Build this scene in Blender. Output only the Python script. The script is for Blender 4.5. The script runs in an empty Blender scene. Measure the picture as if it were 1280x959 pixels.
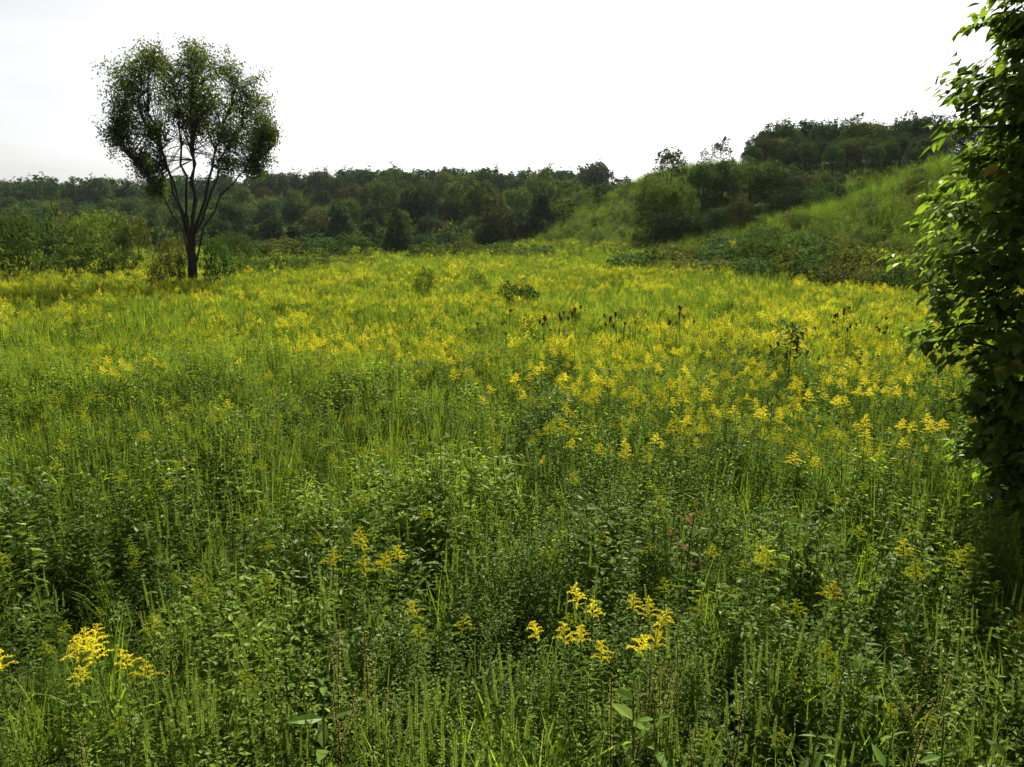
import bpy, math, random
import numpy as np
from mathutils import Vector, Euler

R = math.radians
sc = bpy.context.scene
col = sc.collection
rng = np.random.default_rng(11)
random.seed(11)

# ------------------------------------------------------------------ camera, sky, sun
F_PX, CX, CY, HORIZON = 1004.0, 640.0, 479.5, 285.0
CAM_Z = 3.0
PITCH = math.atan((CY - HORIZON) / F_PX)
cam_d = bpy.data.cameras.new('camera')
cam = bpy.data.objects.new('camera', cam_d)
col.objects.link(cam)
cam.location = (0, 0, CAM_Z)
cam.rotation_euler = (R(90) - PITCH, 0, 0)
cam_d.sensor_width = 36
cam_d.lens = 36 * F_PX / 1280
cam_d.clip_start = 0.05
cam_d.clip_end = 3000
sc.camera = cam

SUN_EL, SUN_AZ = R(47), R(14)          # ahead of the camera, a little to the right
world = bpy.data.worlds.new('World')
sc.world = world
world.use_nodes = True
wn = world.node_tree.nodes
wl = world.node_tree.links
bg = wn['Background']
sky = wn.new('ShaderNodeTexSky')
sky.sky_type = 'NISHITA'
sky.sun_disc = False
sky.sun_elevation = SUN_EL
sky.sun_rotation = SUN_AZ
sky.altitude = 200
sky.air_density = 1.0
sky.dust_density = 3.2
sky.ozone_density = 1.0
tc = wn.new('ShaderNodeTexCoord')
mp = wn.new('ShaderNodeMapping')
mp.inputs['Scale'].default_value = (1.0, 1.0, 6.0)
wl.new(tc.outputs['Generated'], mp.inputs['Vector'])
nz = wn.new('ShaderNodeTexNoise')
nz.inputs['Scale'].default_value = 2.2
nz.inputs['Detail'].default_value = 6
nz.inputs['Roughness'].default_value = 0.6
wl.new(mp.outputs['Vector'], nz.inputs['Vector'])
cr = wn.new('ShaderNodeValToRGB')           # thin high cloud: how much veil covers the blue
cr.color_ramp.elements[0].position = 0.3
cr.color_ramp.elements[0].color = (0.70, 0.70, 0.70, 1)
cr.color_ramp.elements[1].position = 0.62
cr.color_ramp.elements[1].color = (0.9, 0.9, 0.9, 1)
wl.new(nz.outputs['Fac'], cr.inputs['Fac'])
mx = wn.new('ShaderNodeMix')
mx.data_type = 'RGBA'
wl.new(cr.outputs['Color'], mx.inputs['Factor'])
wl.new(sky.outputs['Color'], mx.inputs[6])
bw = wn.new('ShaderNodeRGBToBW')             # the veil is white and as bright as the sky it scatters
wl.new(sky.outputs['Color'], bw.inputs['Color'])
gn = wn.new('ShaderNodeMath')
gn.operation = 'MULTIPLY'
gr = wn.new('ShaderNodeMapRange')
gr.inputs['From Min'].default_value = 0.35
gr.inputs['From Max'].default_value = 0.65
gr.inputs['To Min'].default_value = 1.32
gr.inputs['To Max'].default_value = 1.5
wl.new(nz.outputs['Fac'], gr.inputs['Value'])
wl.new(gr.outputs['Result'], gn.inputs[1])
wl.new(bw.outputs[0], gn.inputs[0])
wl.new(gn.outputs[0], mx.inputs[7])
wl.new(mx.outputs[2], bg.inputs['Color'])
bg.inputs['Strength'].default_value = 0.058

sun_d = bpy.data.lights.new('sun', 'SUN')
sun_d.energy = 5.0
sun_d.angle = R(0.5)
sun_d.color = (1.0, 0.95, 0.86)
sun = bpy.data.objects.new('sun', sun_d)
col.objects.link(sun)
sdir = Vector((math.sin(SUN_AZ) * math.cos(SUN_EL), math.cos(SUN_AZ) * math.cos(SUN_EL), math.sin(SUN_EL)))
sun.rotation_euler = (-sdir).to_track_quat('-Z', 'Y').to_euler()
sun.location = sdir * 60

sc.view_settings.view_transform = 'Standard'
sc.view_settings.look = 'None'
sc.view_settings.exposure = 1.2
sc.view_settings.gamma = 1.0
sc.cycles.max_bounces = 6
sc.cycles.diffuse_bounces = 3
sc.cycles.glossy_bounces = 2
sc.cycles.transmission_bounces = 4
sc.cycles.use_denoising = True
sc.cycles.caustics_reflective = False
sc.cycles.caustics_refractive = False

# ------------------------------------------------------------------ small helpers
def ray(px, py):
    v = np.array([(px - CX) / F_PX, 1.0, -(py - CY) / F_PX])
    c, s = math.cos(PITCH), math.sin(PITCH)
    return np.array([v[0], v[1] * c + v[2] * s, -v[1] * s + v[2] * c])

def at_z(px, py, z):
    d = ray(px, py)
    t = (z - CAM_Z) / d[2]
    return d[0] * t, d[1] * t

def at_y(px, py, y):
    d = ray(px, py)
    t = y / d[1]
    return d[0] * t, CAM_Z + d[2] * t          # x, z

def to_px(x, y, z):
    c, s = math.cos(PITCH), math.sin(PITCH)
    yy = y * c - (z - CAM_Z) * s
    zz = y * s + (z - CAM_Z) * c
    return CX + F_PX * x / yy, CY - F_PX * zz / yy

def sstep(a, b, v):
    t = np.clip((v - a) / (b - a), 0, 1)
    return t * t * (3 - 2 * t)

_ph = rng.uniform(0, 6.28, (4, 6, 3))
def fnoise(x, y, scale, k=0):
    """smooth pseudo noise, about -1..1, of world position"""
    o = 0
    for i in range(6):
        a = _ph[k, i, 0]
        f = (0.55 + 0.32 * i) / scale
        o = o + np.sin((x * math.cos(a) + y * math.sin(a)) * f * 2 + _ph[k, i, 1]) * np.cos((y * math.cos(a) - x * math.sin(a)) * f * 1.7 + _ph[k, i, 2]) / (1 + 0.35 * i)
    return o / 2.1

def ground(x, y):
    x = np.asarray(x, float)
    y = np.asarray(y, float)
    z = 1.35 * (1 - sstep(0.2, 2.3, y))                                   # the bank the path runs on
    z = z + 0.10 * fnoise(x, y, 9, 0) * sstep(4, 12, y)
    z = z + 9.5 * sstep(85, 210, y) * (0.75 + 0.25 * sstep(-120, -20, x))  # wooded ridge behind
    yf1 = np.interp(x, [5, 8, 15, 25, 40], [52, 46, 31, 22, 14])
    a1 = np.interp(x, [4, 8, 11, 20, 27, 40, 60, 90], [0, 0.4, 1.3, 3.8, 6.8, 11.5, 14, 15])
    h1 = a1 * sstep(yf1, 54, y) * (1 - 0.65 * sstep(53, 68, y))
    yf2 = np.interp(x, [-4, 8, 20, 40], [78, 56, 58, 62])
    a2 = np.interp(x, [-4, 0, 4, 12.5, 18, 23, 32, 48, 80, 140], [0, 0.5, 2.4, 6.4, 8.8, 9.4, 8.8, 9.0, 10, 12])
    h2 = a2 * sstep(yf2 - 4, 93, y) * (1 - sstep(100, 150, y))
    h = np.maximum(h1, h2) + 0.25 * np.minimum(h1, h2)
    z = z + h + 0.35 * fnoise(x, y, 5, 1) * sstep(0.5, 4, h)
    return z

def link(o, parent=None):
    col.objects.link(o)
    if parent is not None:
        o.parent = parent
    return o

def tag(o, label=None, cat=None, group=None, kind=None):
    if label: o['label'] = label
    if cat: o['category'] = cat
    if group: o['group'] = group
    if kind: o['kind'] = kind
    return o

def empty(name, loc, rz=0.0, s=1.0, tilt=(0, 0)):
    o = bpy.data.objects.new(name, None)
    o.empty_display_size = 0.1
    o.location = loc
    o.rotation_euler = (tilt[0], tilt[1], rz)
    o.scale = (s, s, s)
    return link(o)

class Geo:
    """collects faces; each piece is (vertices, faces as an n x 3 or n x 4 array, material number)"""
    def __init__(s):
        s.v, s.f, s.n = [], [], 0
    def add(s, V, F, mat=0):
        V = np.asarray(V, np.float32).reshape(-1, 3)
        s.v.append(V)
        s.f.append((np.asarray(F, np.int32) + s.n, mat))
        s.n += len(V)
        return s
    def merge(s, g, mat_map=None, M=None, off=(0, 0, 0)):
        V = np.concatenate(g.v)
        if M is not None: V = V @ M.T
        V = V + np.asarray(off)
        s.v.append(V.astype(np.float32))
        for F, m in g.f:
            s.f.append((F + s.n, m if mat_map is None else mat_map[m]))
        s.n += len(V)
        return s
    def mesh(s, name, mats, smooth=False):
        me = bpy.data.meshes.new(name)
        V = np.concatenate(s.v)
        me.vertices.add(len(V))
        me.vertices.foreach_set('co', V.ravel())
        loops = np.concatenate([F.ravel() for F, _ in s.f])
        tot = np.concatenate([np.full(len(F), F.shape[1], np.int32) for F, _ in s.f])
        mi = np.concatenate([np.full(len(F), m, np.int32) for F, m in s.f])
        me.loops.add(len(loops))
        me.loops.foreach_set('vertex_index', loops.astype(np.int32))
        me.polygons.add(len(tot))
        me.polygons.foreach_set('loop_start', np.concatenate([[0], np.cumsum(tot)[:-1]]).astype(np.int32))
        me.polygons.foreach_set('material_index', mi)
        me.polygons.foreach_set('use_smooth', np.full(len(tot), smooth, bool))
        for m in mats: me.materials.append(m)
        me.update(calc_edges=True)
        return me
    def obj(s, name, mats, parent=None, smooth=False):
        return link(bpy.data.objects.new(name, s.mesh(name, mats, smooth)), parent)

def unit(v):
    return v / np.maximum(np.linalg.norm(v, axis=-1, keepdims=True), 1e-9)

LEAF_T = np.array([[0, 0, 0], [.33, -.5, .1], [.33, 0, -.05], [.33, .5, .1], [.7, -.36, .06], [.7, 0, -.05], [.7, .36, .06], [1, 0, 0]])
OVATE_T = np.array([[0, 0, 0], [.22, -.46, .08], [.25, 0, -.05], [.22, .46, .08], [.58, -.42, .06], [.6, 0, -.05], [.58, .42, .06], [1, 0, -.03]])
LEAF_Q = np.array([[1, 2, 5, 4], [2, 3, 6, 5]])
LEAF_TRI = np.array([[0, 2, 1], [0, 3, 2], [4, 5, 7], [5, 6, 7]])

def leaves(g, P, D, N, L, W, droop=0.25, mat=0, T=LEAF_T):
    """blades folded along the midrib, one per row of P (base), D (direction), N (upper side)"""
    P, D, N = np.atleast_2d(P), unit(np.atleast_2d(D)), np.atleast_2d(N)
    n = len(P)
    S = unit(np.cross(D, N))
    N = np.cross(S, D)
    L = np.broadcast_to(np.asarray(L, float), (n,))
    W = np.broadcast_to(np.asarray(W, float), (n,))
    dr = np.broadcast_to(np.asarray(droop, float), (n,))
    t, s, h = T[:, 0], T[:, 1], T[:, 2]
    V = P[:, None] + D[:, None] * (L[:, None] * t)[..., None] + S[:, None] * (W[:, None] * s)[..., None] \
        + N[:, None] * ((W[:, None] * h - 0 * t))[..., None] - np.array([0, 0, 1.0]) * (L[:, None] * dr[:, None] * t ** 2)[..., None]
    o = (np.arange(n) * 8)[:, None, None]
    base = g.n
    g.v.append(V.reshape(-1, 3).astype(np.float32))
    g.f.append(((LEAF_Q[None] + o).reshape(-1, 4) + base, mat))
    g.f.append(((LEAF_TRI[None] + o).reshape(-1, 3) + base, mat))
    g.n += n * 8

def flakes(g, P, D, N, L, W, mat=0, fold=0.12):
    """four-cornered leaf, two triangles folded on the midrib"""
    P, D = np.atleast_2d(P), unit(np.atleast_2d(D))
    n = len(P)
    S = unit(np.cross(D, np.atleast_2d(N)))
    N2 = np.cross(S, D)
    L = np.broadcast_to(np.asarray(L, float), (n,))[:, None]
    W = np.broadcast_to(np.asarray(W, float), (n,))[:, None]
    V = np.stack([P, P + D * L * .45 - S * W * .5 + N2 * W * fold, P + D * L, P + D * L * .45 + S * W * .5 + N2 * W * fold], 1)
    o = (np.arange(n) * 4)[:, None, None]
    g.f.append(((np.array([[0, 2, 1], [0, 3, 2]])[None] + o).reshape(-1, 3) + g.n, mat))
    g.v.append(V.reshape(-1, 3).astype(np.float32))
    g.n += n * 4

def tube(g, pts, rad, sides=5, mat=0, cap=True):
    pts = np.asarray(pts, float)
    rad = np.broadcast_to(np.asarray(rad, float), (len(pts),))
    T = unit(np.gradient(pts, axis=0))
    ref = np.array([0.31, 0.93, 0.2]) if abs(T[0][2]) > 0.8 else np.array([0, 0, 1.0])
    A = unit(np.cross(T, ref))
    B = np.cross(T, A)
    a = np.linspace(0, 2 * math.pi, sides, endpoint=False)
    V = pts[:, None] + rad[:, None, None] * (A[:, None] * np.cos(a)[None, :, None] + B[:, None] * np.sin(a)[None, :, None])
    i = np.arange(len(pts) - 1)[:, None] * sides
    j = np.arange(sides)[None]
    k = (j + 1) % sides
    F = np.stack([i + j, i + k, i + sides + k, i + sides + j], -1).reshape(-1, 4)
    g.add(V.reshape(-1, 3), F, mat)

def rand_dir(n):
    return unit(rng.normal(size=(n, 3)))

# ------------------------------------------------------------------ materials
def new_mat(name):
    m = bpy.data.materials.new(name)
    m.use_nodes = True
    nt = m.node_tree
    for n in list(nt.nodes): nt.nodes.remove(n)
    return m, nt

def leaf_mat(name, c, trans=0.42, vary=0.35, gloss=0.035, rough=0.45, hue=0.016, tcol=None, obj_vary=0.25):
    m, nt = new_mat(name)
    N, L = nt.nodes, nt.links
    out = N.new('ShaderNodeOutputMaterial')
    geo = N.new('ShaderNodeNewGeometry')
    oi = N.new('ShaderNodeObjectInfo')
    def rng_map(sock, lo, hi):
        r = N.new('ShaderNodeMapRange')
        r.inputs['To Min'].default_value = lo
        r.inputs['To Max'].default_value = hi
        L.new(sock, r.inputs['Value'])
        return r.outputs['Result']
    v1 = rng_map(geo.outputs['Random Per Island'], 1 - vary, 1 + vary)
    v2 = rng_map(oi.outputs['Random'], 1 - obj_vary, 1 + obj_vary)
    mu = N.new('ShaderNodeMath'); mu.operation = 'MULTIPLY'
    L.new(v1, mu.inputs[0]); L.new(v2, mu.inputs[1])
    # a second, unrelated random number for the hue
    fr = N.new('ShaderNodeMath'); fr.operation = 'FRACT'
    m7 = N.new('ShaderNodeMath'); m7.operation = 'MULTIPLY_ADD'
    L.new(geo.outputs['Random Per Island'], m7.inputs[0]); m7.inputs[1].default_value = 7.31
    L.new(oi.outputs['Random'], m7.inputs[2])
    L.new(m7.outputs[0], fr.inputs[0])
    hv = rng_map(fr.outputs[0], 0.5 - hue, 0.5 + hue)
    hs = N.new('ShaderNodeHueSaturation')
    hs.inputs['Color'].default_value = (*c, 1)
    L.new(hv, hs.inputs['Hue']); L.new(mu.outputs[0], hs.inputs['Value'])
    di = N.new('ShaderNodeBsdfDiffuse')
    L.new(hs.outputs['Color'], di.inputs['Color'])
    tr = N.new('ShaderNodeBsdfTranslucent')
    hs2 = N.new('ShaderNodeHueSaturation')
    tcol = tcol or (min(c[0] * 2.45 + .01, .9), min(c[1] * 2.65, .9), c[2] * 1.2)
    hs2.inputs['Color'].default_value = (*tcol, 1)
    L.new(hv, hs2.inputs['Hue']); L.new(mu.outputs[0], hs2.inputs['Value'])
    L.new(hs2.outputs['Color'], tr.inputs['Color'])
    mix = N.new('ShaderNodeMixShader'); mix.inputs[0].default_value = trans
    L.new(di.outputs[0], mix.inputs[1]); L.new(tr.outputs[0], mix.inputs[2])
    last = mix
    if gloss > 0:
        gl = N.new('ShaderNodeBsdfGlossy')
        gl.inputs['Roughness'].default_value = rough * .95
        gl.inputs['Color'].default_value = (.9, 1, .62, 1)
        mix2 = N.new('ShaderNodeMixShader')
        mix2.inputs[0].default_value = gloss * .5
        L.new(mix.outputs[0], mix2.inputs[1]); L.new(gl.outputs[0], mix2.inputs[2])
        last = mix2
    L.new(last.outputs[0], out.inputs['Surface'])
    return m

def bark_mat(name, c1, c2, scale=18):
    m, nt = new_mat(name)
    N, L = nt.nodes, nt.links
    out = N.new('ShaderNodeOutputMaterial')
    p = N.new('ShaderNodeBsdfPrincipled'); p.inputs['Roughness'].default_value = 0.95; p.inputs['Specular IOR Level'].default_value = .1
    t = N.new('ShaderNodeTexCoord'); mp_ = N.new('ShaderNodeMapping'); mp_.inputs['Scale'].default_value = (1, 1, .18)
    n = N.new('ShaderNodeTexNoise'); n.inputs['Scale'].default_value = scale; n.inputs['Detail'].default_value = 6
    L.new(t.outputs['Object'], mp_.inputs['Vector']); L.new(mp_.outputs[0], n.inputs['Vector'])
    r = N.new('ShaderNodeValToRGB')
    r.color_ramp.elements[0].position, r.color_ramp.elements[1].position = .35, .68
    r.color_ramp.elements[0].color, r.color_ramp.elements[1].color = (*c1, 1), (*c2, 1)
    L.new(n.outputs['Fac'], r.inputs['Fac']); L.new(r.outputs[0], p.inputs['Base Color'])
    b = N.new('ShaderNodeBump'); b.inputs['Strength'].default_value = .6; b.inputs['Distance'].default_value = .02
    L.new(n.outputs['Fac'], b.inputs['Height']); L.new(b.outputs[0], p.inputs['Normal'])
    L.new(p.outputs[0], out.inputs['Surface'])
    return m

M = {}
M['gr_leaf'] = leaf_mat('goldenrod leaf', (.072, .122, .013), .49, .3, .008, .5)
M['gr_flower'] = leaf_mat('goldenrod flower', (.74, .63, .04), .4, .18, 0, tcol=(.80, .71, .035), hue=.006)
M['gr_bud'] = leaf_mat('goldenrod bud', (.22, .25, .018), .45, .22, 0, tcol=(.38, .42, .02), hue=.012)
M['gr_mid'] = leaf_mat('goldenrod opening flower', (.46, .41, .018), .45, .2, 0, tcol=(.62, .58, .02), hue=.012)
M['stem'] = leaf_mat('green stem', (.075, .10, .022), .1, .15, .01)
M['stem_dark'] = leaf_mat('dark stem', (.042, .036, .018), .0, .2, .01)
M['weed_leaf'] = leaf_mat('weed leaf', (.106, .156, .016), .50, .38, .016, .42)
M['weed_dark'] = leaf_mat('dark weed leaf', (.062, .104, .012), .48, .35, .016, .42)
M['fern'] = leaf_mat('ferny leaf', (.072, .118, .012), .48, .38, .006, .5)
M['spike'] = leaf_mat('green seed spike', (.145, .195, .03), .42, .25, .006)
M['grass'] = leaf_mat('grass blade', (.072, .106, .014), .40, .35, .010, .45)
M['grass_light'] = leaf_mat('pale grass blade', (.105, .155, .025), .45, .35, .015, .45)
M['hill_grass'] = leaf_mat('hill grass blade', (.062, .066, .020), .30, .35, .008, .45, hue=.02)
M['dry'] = leaf_mat('dry seed', (.20, .19, .062), .2, .3, 0)
M['dry_leaf'] = leaf_mat('withered leaf', (.13, .055, .022), .35, .4, .01)
M['seed_head'] = leaf_mat('dark seed head', (.075, .045, .025), 0, .3, 0)
M['broad'] = leaf_mat('broad leaf', (.105, .165, .030), .45, .15, .012, .4)
M['tree_hero'] = leaf_mat('elm leaf', (.050, .070, .018), .33, .4, .012, hue=.022, obj_vary=0)
M['tree_near'] = leaf_mat('near tree leaf', (.060, .095, .012), .52, .4, .03, .4, obj_vary=.0)
M['tree_near_yellow'] = leaf_mat('turning leaf', (.24, .17, .02), .4, .35, .02, .4)
FOREST = []
for i, c in enumerate([(.034, .072, .018), (.024, .050, .018), (.058, .102, .018), (.034, .068, .028), (.078, .108, .018), (.048, .058, .020)]):
    FOREST.append(leaf_mat('forest leaf', c, .20, .4, .008, .5, hue=.02, tcol=(c[0] * 1.7, c[1] * 1.5, c[2] * .8), obj_vary=.28))
M['shrub_light'] = leaf_mat('pale shrub leaf', (.068, .098, .018), .3, .35, .01)
M['shrub_dark'] = leaf_mat('dark shrub leaf', (.028, .058, .016), .28, .35, .012)
M['shrub_olive'] = leaf_mat('olive shrub leaf', (.060, .070, .018), .28, .35, .01)
M['bark'] = bark_mat('bark', (.016, .013, .010), (.055, .045, .035))
M['bark_pale'] = bark_mat('pale bark', (.05, .043, .036), (.14, .12, .10))
M['pole'] = bark_mat('grey pole', (.16, .16, .16), (.26, .26, .26))

def soil():
    m, nt = new_mat('soil and thatch')
    N, L = nt.nodes, nt.links
    out = N.new('ShaderNodeOutputMaterial')
    p = N.new('ShaderNodeBsdfPrincipled'); p.inputs['Roughness'].default_value = 1
    p.inputs['Specular IOR Level'].default_value = 0
    t = N.new('ShaderNodeTexCoord')
    n = N.new('ShaderNodeTexNoise'); n.inputs['Scale'].default_value = .5; n.inputs['Detail'].default_value = 12; n.inputs['Roughness'].default_value = .7
    L.new(t.outputs['Object'], n.inputs['Vector'])
    r = N.new('ShaderNodeValToRGB')
    r.color_ramp.elements[0].position, r.color_ramp.elements[1].position = .35, .65
    r.color_ramp.elements[0].color, r.color_ramp.elements[1].color = (.026, .034, .009, 1), (.050, .066, .014, 1)
    L.new(n.outputs['Fac'], r.inputs['Fac']); L.new(r.outputs[0], p.inputs['Base Color'])
    b = N.new('ShaderNodeBump'); b.inputs['Strength'].default_value = 1; b.inputs['Distance'].default_value = .1
    L.new(n.outputs['Fac'], b.inputs['Height']); L.new(b.outputs[0], p.inputs['Normal'])
    L.new(p.outputs[0], out.inputs['Surface'])
    return m

# ------------------------------------------------------------------ the ground, one sheet to the horizon
def axis(parts):
    return np.unique(np.concatenate([np.linspace(a, b, n) for a, b, n in parts]))
gx = axis([(-1500, -150, 16), (-150, -40, 45), (-40, 90, 131), (90, 200, 30), (200, 1500, 16)])
gy = axis([(-200, -4, 12), (-4, 6, 31), (6, 110, 105), (110, 260, 40), (260, 2200, 16)])
X, Y = np.meshgrid(gx, gy)
Z = ground(X, Y)
g = Geo()
ny, nx = X.shape
i, j = np.meshgrid(np.arange(ny - 1), np.arange(nx - 1), indexing='ij')
q = (i * nx + j).ravel()
g.add(np.stack([X, Y, Z], -1).reshape(-1, 3), np.stack([q, q + 1, q + nx + 1, q + nx], -1))
terrain = g.obj('terrain', [soil()], smooth=True)
tag(terrain, 'meadow floor rising into the grassy hillside and wooded ridge', kind='structure')

# ------------------------------------------------------------------ meadow plants (each builder gives its parts)
def stem_curve(h, lean=.08, n=7):
    a = rng.uniform(0, 6.28)
    t = np.linspace(0, 1, n)
    b = rng.normal(0, lean * .4, 2)
    return np.stack([h * (lean * t ** 2 * math.cos(a) + b[0] * t * (1 - t)), h * (lean * t ** 2 * math.sin(a) + b[1] * t * (1 - t)), h * t], 1)

def along(pts, t):
    u = np.linspace(0, 1, len(pts))
    return np.stack([np.interp(t, u, pts[:, k]) for k in range(3)], -1)

def stem_leaves(g, pts, n, t0, t1, L, W, up=.5, droop=.3, mat=0, opp=False, T=LEAF_T, taper=.45):
    t = np.linspace(t0, t1, n) + rng.normal(0, .006, n)
    az = np.arange(n) * 2.4 + rng.normal(0, .3, n)
    if opp: az = (np.arange(n) // 2) * 1.57 + (np.arange(n) % 2) * math.pi + rng.normal(0, .25, n)
    u = up + rng.normal(0, .22, n)
    D = np.stack([np.cos(az), np.sin(az), u], 1)
    N = np.stack([-np.cos(az) * u, -np.sin(az) * u, np.ones(n)], 1) + rng.normal(0, .25, (n, 3))
    s = (1 - taper * (t - t0) / max(t1 - t0, .01)) * rng.uniform(.7, 1.2, n)
    leaves(g, along(pts, t), D, N, L * s, W * s, np.maximum(0, droop + rng.normal(0, .1, n)), mat, T)

def plume(g, pts, t0, nbr, Lb, step, size, mat=0, per=2):
    """arching one-sided sprays of small flower heads along the top of a stem"""
    P, = [[]]
    for k in range(nbr):
        f = (k + rng.uniform(0, .6)) / nbr
        base = along(pts, np.array([t0 + (1 - t0) * f]))[0]
        a = k * 2.4 + rng.normal(0, .3)
        l = Lb * (1.05 - .85 * f) * rng.uniform(.7, 1.25)
        m = max(2, int(l / step))
        u = np.linspace(.12, 1, m)
        x = l * (u * .95)
        z = l * (.75 * u - .62 * u ** 2.2)
        P.append(base + np.stack([np.cos(a) * x, np.sin(a) * x, z], 1))
    P.append(along(pts, np.linspace(t0 + .5 * (1 - t0), 1.0, max(3, int(.1 / step)))))
    P = np.concatenate(P)
    P = np.repeat(P, per, 0)
    n = len(P)
    P = P + rng.normal(0, size * .45, (n, 3))
    D = rand_dir(n); D[:, 2] = np.abs(D[:, 2]) * .7
    flakes(g, P - D * size * .4, D, rand_dir(n), size * rng.uniform(.8, 1.35, n), size * rng.uniform(.7, 1.1, n), mat, .2)

def goldenrod(h, lod=0, bare=.2):
    """stem, foliage and flower plume of one plant"""
    st, fo, fl = Geo(), Geo(), Geo()
    pts = stem_curve(h, rng.uniform(.03, .14))
    tube(st, pts, np.linspace(.0045, .0018, len(pts)), 4 if lod == 0 else 3)
    if lod == 0:
        stem_leaves(fo, pts, int(58 * h), bare, .9, .105, .017, .55, .38)
        plume(fl, pts, .895, int(rng.integers(13, 18)), .082, .0045, .0062, per=3)
        tube(st, pts[-2:], [.0018, .001], 3)
    else:
        stem_leaves(fo, pts, int(26 * h), bare, .88, .12, .024, .5, .35)
        plume(fl, pts, .86, int(rng.integers(9, 13)), .10, .016, .019, per=1)
    return dict(stem=st, foliage=fo, flower_plume=fl)

def leafy(h, lod=0, big=1.0, dark=False):
    st, fo = Geo(), Geo()
    pts = stem_curve(h, rng.uniform(.02, .12))
    tube(st, pts, np.linspace(.005, .0015, len(pts)), 4 if lod == 0 else 3)
    n = int((44 if lod == 0 else 22) * h / max(1, big * .85))
    k = 1.0 if lod == 0 else 1.4
    stem_leaves(fo, pts, n, .12, .99, .075 * big * k, .027 * big * k, .35, .3, 0, True, OVATE_T, .5)
    for b in range(int(rng.integers(2, 5))):
        t = rng.uniform(.35, .8)
        p0 = along(pts, np.array([t]))[0]
        a = rng.uniform(0, 6.28)
        l = h * rng.uniform(.15, .3)
        u = np.linspace(0, 1, 4)
        bp = p0 + np.stack([np.cos(a) * l * .6 * u, np.sin(a) * l * .6 * u, l * u * (.7 + .3 * u)], 1)
        tube(st, bp, np.linspace(.003, .0012, 4), 3)
        stem_leaves(fo, bp, max(6, n // 4), .15, 1, .055 * big * k, .021 * big * k, .4, .25, 0, True, OVATE_T, .4)
    return dict(stem=st, foliage=fo)

def spiky(h, lod=0):
    """weed with cut leaves and upright beaded seed spikes"""
    st, fo, sp = Geo(), Geo(), Geo()
    pts = stem_curve(h * .82, rng.uniform(.02, .08))
    tube(st, pts, np.linspace(.006, .002, len(pts)), 4 if lod == 0 else 3)
    nb = int(rng.integers(3, 7))
    tops = [(pts[-1], rng.normal(0, .03, 2))]
    for b in range(nb):
        t = rng.uniform(.45, .92)
        p0 = along(pts, np.array([t]))[0]
        a = b * 2.4 + rng.normal(0, .3)
        l = h * rng.uniform(.08, .2)
        u = np.linspace(0, 1, 4)
        bp = p0 + np.stack([np.cos(a) * l * .55 * u ** .7, np.sin(a) * l * .55 * u ** .7, l * u], 1)
        tube(st, bp, .002, 3)
        tops.append((bp[-1], rng.normal(0, .05, 2) + np.array([np.cos(a), np.sin(a)]) * .1))
        stem_leaves(fo, bp, 7 if lod == 0 else 4, .1, 1, .05, .012, .6, .2)
    for p, d in tops:
        l = rng.uniform(.10, .24) * (1 if lod == 0 else 1.1)
        step = .0075 if lod == 0 else .02
        m = int(l / step)
        u = np.linspace(0, 1, m)
        ax = p + np.stack([d[0] * l * u, d[1] * l * u, l * u], 1)
        tube(st, ax[::max(1, m // 4)], .0012, 3)
        w = 4 if lod == 0 else 2
        A = np.repeat(ax, w, 0)
        az = np.tile(np.arange(w) * 6.28 / w, m) + np.repeat(np.arange(m) * .8, w)
        s = (.0085 if lod == 0 else .02) * np.repeat(1 - .45 * u, w)
        D = np.stack([np.cos(az), np.sin(az), np.full(m * w, .35)], 1)
        flakes(sp, A, D, rand_dir(m * w) * .4 + np.array([0, 0, 1]), s * 1.5, s, 0, .3)
    # cut leaves: each is a spray of narrow lobes
    nl = int(14 * h)
    for k in range(nl):
        t = .1 + .75 * k / nl
        p0 = along(pts, np.array([t]))[0]
        a = k * 2.4 + rng.normal(0, .3)
        l = rng.uniform(.07, .12)
        d = np.array([math.cos(a), math.sin(a), rng.uniform(.1, .6)])
        m = 5 if lod == 0 else 2
        u = np.linspace(.2, 1, m)
        P = p0 + d * l * u[:, None] - np.array([0, 0, .3 * l]) * (u ** 2)[:, None]
        s = np.array([-math.sin(a), math.cos(a), 0])
        for sg in (-1, 1):
            leaves(fo, P, d * .6 + sg * s, np.array([[0, 0, 1.]]) + rng.normal(0, .2, (m, 3)), l * (.5 - .25 * u) * (1 if lod == 0 else 1.3), (.011 if lod == 0 else .022), .2)
    return dict(stem=st, foliage=fo, seed_spike=sp)

def ferny(h, lod=0):
    """low bushy undergrowth of several stems with fine leaflets"""
    st, fo = Geo(), Geo()
    for k in range(int(rng.integers(5, 8))):
        a = rng.uniform(0, 6.28)
        l = h * rng.uniform(.6, 1.05)
        o = rng.normal(0, .06, 2)
        u = np.linspace(0, 1, 5)
        r = l * rng.uniform(.1, .5)
        pts = np.stack([o[0] + np.cos(a) * r * u ** 1.5, o[1] + np.sin(a) * r * u ** 1.5, l * (u - .12 * u ** 3)], 1)
        tube(st, pts, np.linspace(.003, .001, 5), 3)
        stem_leaves(fo, pts, int((46 if lod == 0 else 20) * l), .12, 1, .055 if lod == 0 else .085, .013 if lod == 0 else .026, .45, .25)
    return dict(stem=st, foliage=fo)

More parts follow.
